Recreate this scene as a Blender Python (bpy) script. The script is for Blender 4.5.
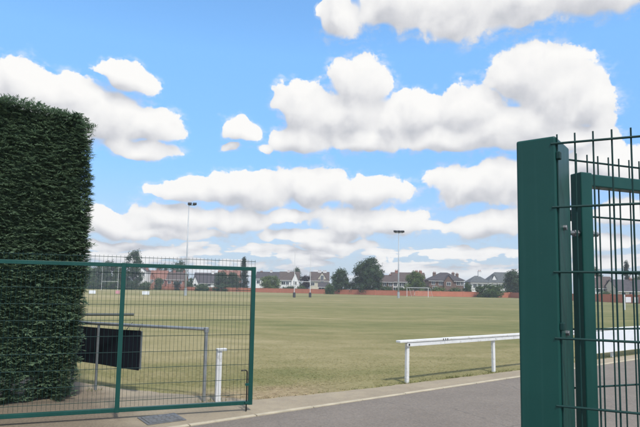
import bpy, bmesh, math, random
import numpy as np
from mathutils import Vector, Matrix

R = math.radians
for o in list(bpy.data.objects):
    bpy.data.objects.remove(o, do_unlink=True)
scene = bpy.context.scene
COL = scene.collection

# ------------------------------------------------------------------ camera
EYE = 1.65
cam_data = bpy.data.cameras.new('camera')
cam = bpy.data.objects.new('camera', cam_data)
COL.objects.link(cam)
cam_data.sensor_width = 36.0
cam_data.lens = 36.0 * 536.0 / 640.0
cam_data.shift_y = 27.5 / 640.0
cam_data.clip_start = 0.05
cam_data.clip_end = 9000.0
cam.matrix_world = (Matrix.Translation((0, 0, EYE)) @ Matrix.Rotation(R(90.0) + math.atan(48.0 / 536.0), 4, 'X')
                    @ Matrix.Rotation(R(1.0), 4, 'Z'))
scene.camera = cam

# ------------------------------------------------------------------ exposure
scene.view_settings.view_transform = 'Standard'
scene.view_settings.look = 'None'
scene.view_settings.gamma = 1.0
scene.view_settings.exposure = 0.78
scene.view_settings.use_curve_mapping = False
scene.cycles.use_denoising = True
scene.cycles.max_bounces = 8
scene.cycles.transparent_max_bounces = 8

# ------------------------------------------------------------------ sun
SUN_EL = R(56.0)
SUN_AZ = R(156.0)          # compass bearing of the sun, clockwise from +Y: behind the camera, to the right
sun_data = bpy.data.lights.new('sun', 'SUN')
sun_data.energy = 2.0
sun_data.angle = R(5.0)
sun_data.color = (1.0, 0.95, 0.86)
sun = bpy.data.objects.new('sun', sun_data)
COL.objects.link(sun)
to_sun = Vector((math.sin(SUN_AZ) * math.cos(SUN_EL), math.cos(SUN_AZ) * math.cos(SUN_EL), math.sin(SUN_EL)))
sun.rotation_euler = to_sun.to_track_quat('Z', 'Y').to_euler()
sun.location = to_sun * 60

# ------------------------------------------------------------------ sky with cumulus clouds
# cloud masses: azimuth, elevation, half width, half height in degrees
CLOUDS = [
    (-30.2,18.2,4.20,2.61), (-26.7,17.9,4.33,2.40), (-20.3,20.3,3.02,1.61), (-23.0,16.6,5.44,2.77), (-18.2,16.2,3.87,1.83), (-19.5,13.8,4.65,1.11), (-28.3,15.4,5.68,3.32), (-34.0,16.1,4.48,3.58),
    (-8.9,16.5,1.90,1.27), (-9.7,14.6,1.69,0.53), (-6.1,14.8,1.38,0.64), (-1.9,19.0,3.42,2.78), (4.1,21.4,3.73,2.88), (2.5,18.4,5.34,2.78), (-2.4,16.0,3.85,2.14), (5.2,16.0,6.17,1.60),
    (7.9,17.8,2.65,2.65), (11.1,18.5,3.46,2.52), (15.8,18.6,4.63,2.78), (21.8,21.1,4.98,3.09), (24.5,19.0,5.07,3.51), (27.6,17.7,3.14,2.66), (19.8,16.5,8.56,2.42), (13.7,15.8,6.23,1.45),
    (25.3,15.0,5.04,1.55), (1.8,28.4,2.56,2.56), (8.4,28.9,5.81,2.75), (14.8,28.0,5.69,3.31), (21.4,28.1,5.99,2.80), (28.3,27.9,6.63,2.65), (14.2,10.9,3.11,1.97), (17.7,11.2,4.59,2.45),
    (23.0,11.1,5.42,2.76), (28.7,12.1,3.76,2.44), (-13.7,10.0,3.95,1.35), (-7.6,10.2,6.15,2.01), (-1.0,10.9,4.81,2.24), (4.4,10.4,5.33,1.92), (-21.5,6.0,4.18,1.69), (-15.6,7.0,4.95,1.65),
    (-9.1,7.0,5.07,1.58), (-17.7,5.4,8.15,0.71), (-3.3,7.8,2.77,0.96), (3.2,7.2,4.48,1.92), (8.3,7.2,3.81,1.80), (11.6,6.8,2.30,0.63), (-1.1,5.6,6.41,0.86), (17.7,6.9,3.67,1.63),
    (22.9,7.0,4.14,1.77), (29.8,7.6,3.90,1.39), (27.7,4.8,3.98,1.04), (1.3,4.6,4.92,0.75), (-21.4,3.8,4.58,0.60),
]
SKY_STRENGTH = 0.15
world = bpy.data.worlds.new('World')
scene.world = world
world.use_nodes = True


class Net:
    """small helper for wiring shader nodes"""
    def __init__(self, tree):
        self.t = tree

    def n(self, typ, **kw):
        node = self.t.nodes.new(typ)
        for k, v in kw.items():
            setattr(node, k, v)
        return node

    def put(self, sock, v):
        if hasattr(v, 'is_linked') or hasattr(v, 'links'):
            self.t.links.new(v, sock)
        elif v is not None:
            sock.default_value = v

    def m(self, op, a, b=None, c=None, clamp=False):
        node = self.n('ShaderNodeMath', operation=op, use_clamp=clamp)
        for s, v in zip(node.inputs, (a, b, c)):
            self.put(s, v)
        return node.outputs[0]

    def v(self, op, a, b=None, c=None):
        node = self.n('ShaderNodeVectorMath', operation=op)
        for s, v in zip(node.inputs, (a, b, c)):
            self.put(s, v)
        return node.outputs['Value'] if op in ('LENGTH', 'DOT_PRODUCT') else node.outputs[0]

    def noise(self, vec, scale, detail=4.0, rough=0.5, dist=0.0, col=False, lac=2.0, dims='3D'):
        node = self.n('ShaderNodeTexNoise', noise_dimensions=dims)
        self.put(node.inputs['Vector'], vec)
        node.inputs['Scale'].default_value = scale
        node.inputs['Detail'].default_value = detail
        node.inputs['Roughness'].default_value = rough
        node.inputs['Lacunarity'].default_value = lac
        node.inputs['Distortion'].default_value = dist
        return node.outputs['Color' if col else 0]

    def ramp(self, fac, stops, interp='LINEAR'):
        node = self.n('ShaderNodeValToRGB')
        node.color_ramp.interpolation = interp
        el = node.color_ramp.elements
        while len(el) < len(stops):
            el.new(0.5)
        for e, (p, c) in zip(el, stops):
            e.position = p
            e.color = (c, c, c, 1) if isinstance(c, (int, float)) else (c[0], c[1], c[2], 1)
        self.put(node.inputs[0], fac)
        return node.outputs[0]

    def mix(self, fac, a, b, blend='MIX'):
        node = self.n('ShaderNodeMix', data_type='RGBA', blend_type=blend)
        self.put(node.inputs['Factor'], fac)
        for s, v in ((node.inputs[6], a), (node.inputs[7], b)):
            if isinstance(v, tuple) and len(v) == 3:
                v = (v[0], v[1], v[2], 1)
            self.put(s, v)
        return node.outputs[2]

    def smooth(self, x, lo, hi):
        node = self.n('ShaderNodeMapRange', interpolation_type='SMOOTHSTEP')
        self.put(node.inputs[0], x)
        node.inputs[1].default_value = lo
        node.inputs[2].default_value = hi
        return node.outputs[0]

    def xyz(self, vec):
        node = self.n('ShaderNodeSeparateXYZ')
        self.put(node.inputs[0], vec)
        return node.outputs

    def comb(self, x, y, z):
        node = self.n('ShaderNodeCombineXYZ')
        for s, v in zip(node.inputs, (x, y, z)):
            self.put(s, v)
        return node.outputs[0]


def cloud_group():
    """input: (azimuth, elevation, 0) in degrees -> how deep the point lies in cloud (0 at the edge)"""
    g = bpy.data.node_groups.new('cloud_depth', 'ShaderNodeTree')
    g.interface.new_socket('P', in_out='INPUT', socket_type='NodeSocketVector')
    g.interface.new_socket('Depth', in_out='OUTPUT', socket_type='NodeSocketFloat')
    g.interface.new_socket('Mass', in_out='OUTPUT', socket_type='NodeSocketFloat')
    k = Net(g)
    P = k.n('NodeGroupInput').outputs[0]
    warp = k.v('SUBTRACT', k.noise(P, 0.25, 2, 0.5, col=True, dims='2D'), (0.5, 0.5, 0.5))
    Pw = k.v('MULTIPLY_ADD', warp, (4.2, 1.8, 0.0), P)
    acc = None
    for az, el, ra, re in CLOUDS:
        d = k.v('LENGTH', k.v('MULTIPLY_ADD', Pw, (1 / ra, 1 / re, 0.0), (-az / ra, -el / re, 0.0)))
        acc = d if acc is None else k.m('SMOOTH_MIN', acc, d, 0.22)
    field = k.m('SUBTRACT', 1.0, acc)
    # elsewhere in the sky the same kind of clouds, scattered at random
    x, y, _ = k.xyz(P)
    out = k.m('MAXIMUM', k.m('DIVIDE', k.m('ABSOLUTE', x), 37.0), k.m('DIVIDE', k.m('ABSOLUTE', k.m('SUBTRACT', y, 8.0)), 23.0))
    far = k.smooth(out, 0.9, 1.15)
    rnd = k.noise(k.v('MULTIPLY', P, (0.030, 0.075, 0.0)), 1.0, 2, 0.5, dims='2D')
    rnd = k.m('MULTIPLY', k.m('SUBTRACT', rnd, 0.47), 5.0)
    rnd = k.m('SUBTRACT', rnd, k.m('MULTIPLY', k.m('SUBTRACT', 1.0, far), 4.0))
    # rows of far clouds low over the horizon
    rows = k.noise(k.v('MULTIPLY', P, (0.17, 0.80, 0.0)), 1.0, 3, 0.55, 0.2, dims='2D')
    rows = k.m('SUBTRACT', k.m('MULTIPLY', k.m('SUBTRACT', rows, 0.43), 2.8), k.m('MULTIPLY', k.smooth(y, 4.0, 7.5), 4.0))
    field = k.m('MAXIMUM', k.m('MAXIMUM', field, rnd), rows)
    field = k.m('MINIMUM', k.m('MULTIPLY', field, 1.35), 1.0)
    # billows: big lobes, finer ones towards the horizon, frayed edges
    Pb = k.v('MULTIPLY_ADD', warp, (2.2, 2.2, 0.0), P)

    def lobes(scale, detail):
        vo = k.n('ShaderNodeTexVoronoi', feature='SMOOTH_F1', voronoi_dimensions='2D', normalize=True)
        k.put(vo.inputs['Vector'], Pb)
        vo.inputs['Scale'].default_value = scale
        vo.inputs['Detail'].default_value = detail
        vo.inputs['Roughness'].default_value = 0.5
        vo.inputs['Smoothness'].default_value = 0.6
        return k.m('SUBTRACT', 0.33, vo.outputs['Distance'])
    low = k.m('SUBTRACT', 1.0, k.smooth(y, 3.0, 15.0))
    n1 = k.m('SUBTRACT', k.noise(P, 0.5, 9, 0.63, dims='2D'), 0.5)
    big = lobes(0.30, 1.2)
    mass = k.m('ADD', field, k.m('MULTIPLY', big, 0.75))
    h = k.m('ADD', k.m('ADD', field, k.m('MULTIPLY', big, 0.85)), k.m('MULTIPLY', n1, 1.0))
    h = k.m('ADD', h, k.m('MULTIPLY', lobes(0.62, 1.5), k.m('MULTIPLY', k.m('ADD', low, 0.35), 0.95)))
    out = k.n('NodeGroupOutput')
    k.put(out.inputs[0], h)
    k.put(out.inputs[1], mass)
    return g


def build_sky():
    k = Net(world.node_tree)
    for n in list(k.t.nodes):
        k.t.nodes.remove(n)
    sky = k.n('ShaderNodeTexSky', sky_type='NISHITA', sun_disc=False, sun_elevation=SUN_EL, sun_rotation=SUN_AZ,
              altitude=0.0, air_density=1.0, dust_density=0.4, ozone_density=3.0)
    d = k.n('ShaderNodeTexCoord').outputs['Generated']
    x, y, z = k.xyz(d)
    az = k.m('MULTIPLY', k.m('ARCTAN2', x, y), 180 / math.pi)
    el = k.m('MULTIPLY', k.m('ARCSINE', z), 180 / math.pi)
    P = k.comb(az, el, 0.0)
    grp = cloud_group()

    def depth(p):
        node = k.n('ShaderNodeGroup', node_tree=grp)
        k.put(node.inputs[0], p)
        return node.outputs
    h0, m0 = depth(P)
    h1, m1 = depth(k.v('ADD', P, (0.5, 1.5, 0.0)))
    # tops catch the sun, the lower body lies in its own shade
    lit = k.m('ADD', 0.56, k.m('MULTIPLY', k.m('SUBTRACT', m0, m1), 0.36))
    lit = k.m('ADD', lit, k.m('MULTIPLY', k.m('SUBTRACT', h0, h1), 0.34))
    lit = k.m('SUBTRACT', lit, k.m('MULTIPLY', k.smooth(m0, 0.1, 1.2), 0.14), clamp=True)
    W = 0.582 / SKY_STRENGTH
    tone = k.ramp(lit, [(0.0, (0.57, 0.585, 0.63)), (0.28, (0.71, 0.715, 0.745)), (0.50, (0.835, 0.835, 0.845)), (0.75, (0.93, 0.925, 0.92)), (1.0, (1.0, 0.99, 0.97))])
    tone = k.v('MULTIPLY', tone, (W, W, W))
    # sunlit tops are crisp, the undersides fray out
    edge = k.m('SUBTRACT', 0.62, k.m('MULTIPLY', k.m('MINIMUM', lit, 0.75), 0.62))
    alpha = k.smooth(k.m('DIVIDE', h0, edge), 0.0, 1.0)
    alpha = k.m('MAXIMUM', alpha, k.smooth(m0, 0.05, 0.35))
    wisp = k.m('MULTIPLY', k.smooth(h0, -0.38, 0.10), k.m('MULTIPLY', k.smooth(k.noise(k.v('MULTIPLY', P, (0.55, 1.1, 0.0)), 1.0, 6, 0.65, dims='2D'), 0.40, 0.68), 0.4))
    alpha = k.m('MAXIMUM', alpha, wisp)
    alpha = k.m('MULTIPLY', alpha, k.smooth(el, -0.5, 2.5))
    # thin veil near the horizon where far clouds run together
    veil = k.m('MULTIPLY', k.m('SUBTRACT', 1.0, k.smooth(el, 0.0, 14.0)), 0.72)
    clear = k.v('MULTIPLY', sky.outputs[0], k.ramp(k.m('DIVIDE', el, 40.0, clamp=True), [(0.0, (0.26, 0.31, 0.42)), (0.25, (0.48, 0.62, 0.76)), (0.6, (0.80, 1.06, 1.12)), (1.0, (0.74, 1.0, 1.12))]))
    base = k.mix(veil, clear, (0.62 * W, 0.72 * W, 0.83 * W))
    colour = k.mix(alpha, base, tone)
    bg = k.n('ShaderNodeBackground')
    bg.inputs['Strength'].default_value = SKY_STRENGTH
    k.put(bg.inputs['Color'], colour)
    out = k.n('ShaderNodeOutputWorld')
    k.t.links.new(bg.outputs[0], out.inputs['Surface'])
    world.cycles.sampling_method = 'MANUAL'
    world.cycles.sample_map_resolution = 512


build_sky()
# ==== END HEADER


# ------------------------------------------------------------------ mesh and tagging helpers
class MB:
    """collects simple solids; build() links them as one mesh object"""
    def __init__(self):
        self.v, self.f = [], []

    def add(self, vs, fs):
        n = len(self.v)
        self.v += [tuple(p) for p in vs]
        self.f += [tuple(i + n for i in f) for f in fs]
        return self

    def box(self, x0, x1, y0, y1, z0, z1):
        vs = [(x, y, z) for z in (z0, z1) for y in (y0, y1) for x in (x0, x1)]
        return self.add(vs, [(0, 2, 3, 1), (4, 5, 7, 6), (0, 1, 5, 4), (2, 6, 7, 3), (0, 4, 6, 2), (1, 3, 7, 5)])

    def bar(self, p0, p1, w, h, up=(0, 0, 1)):
        """rectangular bar between two points; w across, h along up"""
        a, b = Vector(p0), Vector(p1)
        d = (b - a).normalized()
        s = d.cross(Vector(up))
        s = s.normalized() if s.length > 1e-6 else Vector((1, 0, 0))
        u = s.cross(d).normalized()
        vs = [p + s * (i * w / 2) + u * (j * h / 2) for p in (a, b) for j in (-1, 1) for i in (-1, 1)]
        return self.add(vs, [(0, 2, 3, 1), (4, 5, 7, 6), (0, 1, 5, 4), (2, 6, 7, 3), (0, 4, 6, 2), (1, 3, 7, 5)])

    def tube(self, pts, r, n=8, cap=True):
        """round tube through points; r is a number or a list"""
        pts = [Vector(p) for p in pts]
        rs = r if isinstance(r, (list, tuple)) else [r] * len(pts)
        base = len(self.v)
        ref = Vector((0, 0, 1)) if abs((pts[-1] - pts[0]).normalized().z) < 0.9 else Vector((1, 0, 0))
        for i, p in enumerate(pts):
            d = (pts[min(i + 1, len(pts) - 1)] - pts[max(i - 1, 0)]).normalized()
            s = d.cross(ref).normalized()
            u = s.cross(d)
            for k in range(n):
                a = 2 * math.pi * k / n
                self.v.append(tuple(p + (s * math.cos(a) + u * math.sin(a)) * rs[i]))
        for i in range(len(pts) - 1):
            for k in range(n):
                a, b = base + i * n + k, base + i * n + (k + 1) % n
                self.f.append((a, b, b + n, a + n))
        if cap:
            self.f.append(tuple(base + k for k in reversed(range(n))))
            self.f.append(tuple(base + (len(pts) - 1) * n + k for k in range(n)))
        return self

    def mesh(self, name, mat, bevel=0.0, smooth=False):
        me = bpy.data.meshes.new(name)
        me.from_pydata(self.v, [], self.f)
        bm = bmesh.new()
        bm.from_mesh(me)
        bmesh.ops.recalc_face_normals(bm, faces=bm.faces)
        if bevel:
            ed = [e for e in bm.edges if len(e.link_faces) == 2 and e.calc_face_angle(0) > 0.6]
            bmesh.ops.bevel(bm, geom=ed, offset=bevel, segments=2, affect='EDGES', profile=0.5)
        bm.to_mesh(me)
        bm.free()
        if smooth:
            me.polygons.foreach_set('use_smooth', [True] * len(me.polygons))
        me.materials.append(mat)
        return me

    def build(self, name, mat, parent=None, bevel=0.0, smooth=False, loc=None, rz=0.0):
        return link(name, self.mesh(name, mat, bevel, smooth), parent, loc, rz)


def link(name, mesh, parent=None, loc=None, rz=0.0):
    o = bpy.data.objects.new(name, mesh)
    COL.objects.link(o)
    if parent is not None:
        o.parent = parent
    if loc is not None:
        o.location = loc
    o.rotation_euler.z = rz
    return o


def tag(o, label, cat=None, group=None, kind=None):
    o['label'] = label
    if cat:
        o['category'] = cat
    if group:
        o['group'] = group
    if kind:
        o['kind'] = kind
    return o


def thing(name, label, cat, loc=(0, 0, 0), rz=0.0, group=None):
    o = bpy.data.objects.new(name, None)
    COL.objects.link(o)
    o.empty_display_size = 0.2
    o.location = loc
    o.rotation_euler.z = rz
    return tag(o, label, cat, group, 'thing')


def np_mesh(name, verts, faces, mat, attrs=None):
    """fast mesh from numpy arrays; faces is (n,3) or (n,4)"""
    me = bpy.data.meshes.new(name)
    n, k = faces.shape
    me.vertices.add(len(verts))
    me.vertices.foreach_set('co', np.asarray(verts, dtype=np.float32).ravel())
    me.loops.add(n * k)
    me.loops.foreach_set('vertex_index', faces.astype(np.int32).ravel())
    me.polygons.add(n)
    me.polygons.foreach_set('loop_start', np.arange(n, dtype=np.int32) * k)
    me.polygons.foreach_set('loop_total', np.full(n, k, dtype=np.int32))
    if attrs:
        for an, val in attrs.items():
            at = me.attributes.new(an, 'FLOAT', 'POINT')
            at.data.foreach_set('value', np.asarray(val, dtype=np.float32))
    me.update(calc_edges=True)
    me.materials.append(mat)
    return me


# ------------------------------------------------------------------ materials
def material(name):
    m = bpy.data.materials.new(name)
    m.use_nodes = True
    k = Net(m.node_tree)
    return m, k, m.node_tree.nodes['Principled BSDF']


def pos(k):
    return k.n('ShaderNodeNewGeometry').outputs['Position']


def objco(k):
    return k.n('ShaderNodeTexCoord').outputs['Object']


def bump(k, b, height, strength=0.4, dist=0.01):
    node = k.n('ShaderNodeBump')
    node.inputs['Strength'].default_value = strength
    node.inputs['Distance'].default_value = dist
    k.put(node.inputs['Height'], height)
    k.t.links.new(node.outputs[0], b.inputs['Normal'])


def plain(name, col, rough=0.6, var=0.12, scale=6.0, metal=0.0, spec=0.5, bumpy=0.0, dirt=None, dirt_amt=0.0):
    """a base colour with soft mottling, optional dirt patches and fine relief"""
    m, k, b = material(name)
    p = pos(k)
    n = k.noise(p, scale, 5, 0.6)
    lo = tuple(c * (1 - var) for c in col)
    hi = tuple(min(1, c * (1 + var)) for c in col)
    c = k.ramp(n, [(0.3, lo), (0.7, hi)])
    if dirt:
        d = k.m('MULTIPLY', k.smooth(k.noise(p, scale * 1.7, 8, 0.7), 0.52, 0.72), dirt_amt)
        c = k.mix(d, c, dirt)
    k.put(b.inputs['Base Color'], c)
    r = k.m('ADD', rough - 0.08, k.m('MULTIPLY', k.noise(p, scale * 3, 4, 0.6), 0.16))
    k.put(b.inputs['Roughness'], r)
    b.inputs['Metallic'].default_value = metal
    b.inputs['Specular IOR Level'].default_value = spec
    if bumpy:
        bump(k, b, k.noise(p, scale * 12, 4, 0.6), bumpy, 0.004)
    return m


M = {}
M['green_plain'] = plain('green_powder_coat', (0.007, 0.066, 0.058), 0.34, 0.16, 3.0, bumpy=0.05, dirt=(0.025, 0.08, 0.07), dirt_amt=0.25)
M['green_dark'] = plain('green_wire_coat', (0.005, 0.038, 0.034), 0.6, 0.15, 5.0, spec=0.3)


def streaked_green():
    """powder coat with chalky fade, rain streaks and a few scuffs"""
    m, k, b = material('weathered_green_powder_coat')
    p = objco(k)
    x, y, z = k.xyz(p)
    n = k.noise(p, 2.5, 5, 0.6)
    c = k.ramp(n, [(0.3, (0.004, 0.052, 0.043)), (0.7, (0.007, 0.070, 0.058))])
    st = k.noise(k.v('MULTIPLY', p, (55.0, 55.0, 1.2)), 1.0, 4, 0.6)
    c = k.mix(k.m('MULTIPLY', k.smooth(st, 0.52, 0.75), 0.3), c, (0.022, 0.090, 0.078))
    sc = k.noise(k.v('MULTIPLY', p, (30.0, 30.0, 90.0)), 1.0, 6, 0.75)
    c = k.mix(k.m('MULTIPLY', k.smooth(sc, 0.66, 0.76), 0.5), c, (0.09, 0.13, 0.12))
    k.put(b.inputs['Base Color'], c)
    k.put(b.inputs['Roughness'], k.m('ADD', 0.26, k.m('MULTIPLY', st, 0.3)))
    b.inputs['Specular IOR Level'].default_value = 0.35
    bump(k, b, k.noise(p, 30.0, 3, 0.6), 0.06, 0.004)
    return m


M['green'] = streaked_green()
M['zinc'] = plain('galvanised_steel', (0.42, 0.44, 0.45), 0.38, 0.15, 9.0, metal=0.75)
M['grey_rail'] = plain('weathered_grey_steel', (0.20, 0.22, 0.23), 0.5, 0.2, 7.0, metal=0.4)
M['dull_bolt'] = plain('dull_zinc_bolts', (0.20, 0.21, 0.22), 0.5, 0.2, 30.0, metal=0.6)
M['dark_rail'] = plain('dark_painted_steel', (0.035, 0.05, 0.05), 0.5, 0.2, 7.0)
M['mast'] = plain('mast_steel', (0.40, 0.43, 0.45), 0.5, 0.1, 1.0, metal=0.3)
M['lamp_glass'] = plain('lamp_glass', (0.5, 0.52, 0.52), 0.2, 0.05)
M['black'] = plain('black_metal', (0.015, 0.016, 0.018), 0.45, 0.2)
M['white'] = plain('white_rail_paint', (0.70, 0.70, 0.685), 0.55, 0.07, 5.0, dirt=(0.30, 0.28, 0.22), dirt_amt=0.75, bumpy=0.2)
M['white_post'] = plain('white_goal_paint', (0.68, 0.68, 0.68), 0.4, 0.03)
M['navy'] = plain('navy_sheet', (0.006, 0.0075, 0.013), 0.7, 0.25, 3.0, spec=0.2, dirt=(0.012, 0.015, 0.022), dirt_amt=0.5)
M['pad'] = plain('dark_padding', (0.07, 0.075, 0.085), 0.8, 0.2)
M['net'] = plain('white_net', (0.7, 0.7, 0.7), 0.8, 0.05)
M['board'] = plain('white_board', (0.78, 0.80, 0.84), 0.45, 0.05, 1.5, dirt=(0.55, 0.56, 0.56), dirt_amt=0.4)
M['pink_board'] = plain('pink_board', (0.62, 0.30, 0.34), 0.5, 0.1)
M['iron'] = plain('cast_iron_lid', (0.165, 0.165, 0.165), 0.5, 0.2, 12.0, metal=0.3, bumpy=0.2)
M['bark'] = plain('bark', (0.10, 0.075, 0.055), 0.9, 0.3, 3.0, bumpy=0.4)
M['white_wall'] = plain('white_render', (0.80, 0.79, 0.77), 0.8, 0.06, 0.7, dirt=(0.48, 0.46, 0.42), dirt_amt=0.4)
M['cream_wall'] = plain('cream_render', (0.58, 0.53, 0.42), 0.8, 0.08, 0.7, dirt=(0.4, 0.37, 0.3), dirt_amt=0.4)
M['frame'] = plain('window_frame_paint', (0.75, 0.75, 0.74), 0.5, 0.04)
M['pane'] = plain('window_glass', (0.035, 0.045, 0.055), 0.08, 0.2, 0.6)
M['door'] = plain('dark_door', (0.06, 0.05, 0.05), 0.5, 0.2)
M['garage'] = plain('garage_door_paint', (0.62, 0.63, 0.62), 0.5, 0.06)
M['timber'] = plain('weathered_timber', (0.16, 0.15, 0.11), 0.8, 0.25, 1.0)


def brick(name, c1, c2, mortar, scale):
    m, k, b = material(name)
    t = k.n('ShaderNodeTexBrick')
    p = objco(k)
    x, y, z = k.xyz(p)
    k.put(t.inputs['Vector'], k.comb(k.m('ADD', x, y), z, 0.0))
    t.inputs['Color1'].default_value = (*c1, 1)
    t.inputs['Color2'].default_value = (*c2, 1)
    t.inputs['Mortar'].default_value = (*mortar, 1)
    t.inputs['Scale'].default_value = scale
    t.inputs['Mortar Size'].default_value = 0.012
    n = k.noise(p, 0.5, 5, 0.6)
    c = k.mix(k.ramp(n, [(0.35, 0.0), (0.7, 0.35)]), t.outputs[0], tuple(v * 0.6 for v in c1))
    k.put(b.inputs['Base Color'], c)
    b.inputs['Roughness'].default_value = 0.85
    return m


def tiles(name, c1, c2):
    """roof tiles: courses as fine relief with mottled colour"""
    m, k, b = material(name)
    p = objco(k)
    x, y, z = k.xyz(p)
    n = k.noise(p, 1.2, 6, 0.65)
    k.put(b.inputs['Base Color'], k.ramp(n, [(0.3, c1), (0.7, c2)]))
    b.inputs['Roughness'].default_value = 0.8
    w = k.m('FRACT', k.m('MULTIPLY', z, 5.0))
    bump(k, b, w, 0.5, 0.03)
    return m


M['brick_red'] = brick('red_brick', (0.34, 0.125, 0.085), (0.27, 0.10, 0.07), (0.35, 0.30, 0.26), 3.0)
M['brick_wall'] = brick('orange_red_brick', (0.56, 0.185, 0.105), (0.49, 0.16, 0.09), (0.42, 0.28, 0.21), 2.4)
M['brick_brown'] = brick('brown_brick', (0.17, 0.095, 0.07), (0.13, 0.075, 0.055), (0.25, 0.22, 0.2), 3.0)
M['roof_brown'] = tiles('brown_roof_tiles', (0.062, 0.045, 0.040), (0.11, 0.08, 0.07))
M['roof_slate'] = tiles('slate_roof', (0.065, 0.075, 0.080), (0.115, 0.125, 0.125))
M['roof_red'] = tiles('red_roof_tiles', (0.20, 0.085, 0.06), (0.28, 0.13, 0.09))
M['roof_dark'] = tiles('dark_roof_tiles', (0.040, 0.036, 0.042), (0.075, 0.065, 0.07))


def leaf_material(name, dark, light, rough=0.6, trans=0.25):
    m, k, b = material(name)
    a = k.n('ShaderNodeAttribute', attribute_name='var')
    n = k.noise(pos(k), 0.9, 3, 0.6)
    f = k.m('ADD', k.m('MULTIPLY', a.outputs['Fac'], 0.6), k.m('MULTIPLY', n, 0.4))
    c = k.ramp(f, [(0.15, dark), (0.85, light)])
    k.put(b.inputs['Base Color'], c)
    b.inputs['Roughness'].default_value = rough
    b.inputs['Specular IOR Level'].default_value = 0.3
    tr = k.n('ShaderNodeBsdfTranslucent')
    k.put(tr.inputs['Color'], c)
    mixs = k.n('ShaderNodeMixShader')
    mixs.inputs[0].default_value = trans
    k.t.links.new(b.outputs[0], mixs.inputs[1])
    k.t.links.new(tr.outputs[0], mixs.inputs[2])
    k.t.links.new(mixs.outputs[0], k.t.nodes['Material Output'].inputs['Surface'])
    return m


M['leaf_mid'] = leaf_material('tree_leaves', (0.040, 0.078, 0.024), (0.100, 0.155, 0.048))
M['leaf_dark'] = leaf_material('dark_tree_leaves', (0.028, 0.058, 0.024), (0.070, 0.115, 0.042))
M['leaf_olive'] = leaf_material('olive_bush_leaves', (0.075, 0.115, 0.028), (0.15, 0.205, 0.055))
M['leaf_purple'] = leaf_material('copper_leaves', (0.022, 0.014, 0.020), (0.055, 0.035, 0.042))
M['leaf_fir'] = leaf_material('fir_needles', (0.014, 0.034, 0.022), (0.035, 0.065, 0.036))
M['leaf_hedge'] = leaf_material('hedge_sprays', (0.080, 0.142, 0.085), (0.200, 0.285, 0.165), 0.6, 0.4)

# ------------------------------------------------------------------ the ground
KERB_A, KERB_D = Vector((0.96, 8.37)), Vector((0.797, 0.604))        # a point on the kerb line and its direction
KERB_N = Vector((-0.604, 0.797))                                     # towards the pitch


def grass_colour(k):
    """mown, sun-dried turf: long streaks of straw and green, patches, and a bare worn fringe by the path"""
    p = pos(k)
    x, y, z = k.xyz(p)
    # mowing runs across the view, slightly slanted
    yy = k.m('ADD', y, k.m('MULTIPLY', x, -0.10))
    yw = k.m('ADD', yy, k.m('MULTIPLY', k.noise(p, 0.045, 2, 0.5), 14.0))
    bands = k.noise(k.comb(k.m('MULTIPLY', x, 0.006), k.m('MULTIPLY', yw, 0.11), 0.0), 1.0, 3, 0.55, dims='2D')
    broad = k.noise(k.comb(k.m('MULTIPLY', x, 0.010), k.m('MULTIPLY', yw, 0.030), 3.0), 1.0, 2, 0.5, dims='2D')
    patch = k.noise(k.v('MULTIPLY', p, (0.5, 0.8, 1.0)), 1.0, 5, 0.62)
    fine = k.noise(k.v('MULTIPLY', p, (1.0, 1.6, 1.0)), 7.0, 4, 0.7)
    f = k.m('ADD', k.m('ADD', k.m('MULTIPLY', bands, 0.62), k.m('MULTIPLY', broad, 0.45)), -0.09)
    f = k.m('ADD', f, k.m('MULTIPLY', k.m('SUBTRACT', patch, 0.5), 0.5))
    f = k.m('ADD', f, k.m('MULTIPLY', k.m('SUBTRACT', fine, 0.5), 0.30))
    c = k.ramp(f, [(0.24, (0.125, 0.138, 0.052)), (0.38, (0.185, 0.178, 0.074)), (0.50, (0.248, 0.218, 0.104)),
                   (0.64, (0.325, 0.278, 0.152))])
    return p, c, fine


def grass_material(blades=False):
    m, k, b = material('dry_mown_grass')
    p, c, fine = grass_colour(k)
    # worn, dead fringe beside the path, only along its left stretch
    rel = k.v('SUBTRACT', p, (-0.9, 8.1, 0.0))
    across = k.v('DOT_PRODUCT', rel, (-0.57, 0.82, 0.0))
    along = k.v('DOT_PRODUCT', rel, (0.82, 0.57, 0.0))
    edge = k.m('ADD', across, k.m('MULTIPLY', k.m('SUBTRACT', k.noise(p, 1.4, 5, 0.65), 0.5), 1.3))
    worn = k.m('SUBTRACT', 1.0, k.smooth(edge, 0.45, 1.25))
    worn = k.m('MULTIPLY', worn, k.m('SUBTRACT', 1.0, k.smooth(along, 0.4, 2.6)))
    c = k.mix(k.m('MULTIPLY', worn, 0.9), c, k.ramp(fine, [(0.32, (0.19, 0.135, 0.080)), (0.68, (0.40, 0.315, 0.19))]))
    if blades:
        va = k.n('ShaderNodeAttribute', attribute_name='var').outputs['Fac']
        c = k.v('MULTIPLY', c, k.ramp(va, [(0.0, (0.92, 1.0, 0.85)), (1.0, (1.25, 1.18, 1.10))]))
    k.put(b.inputs['Base Color'], c)
    b.inputs['Roughness'].default_value = 0.9
    b.inputs['Specular IOR Level'].default_value = 0.15
    if not blades:
        bump(k, b, fine, 0.25, 0.02)
    return m


M['grass'] = grass_material()
M['blades'] = grass_material(True)


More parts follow.
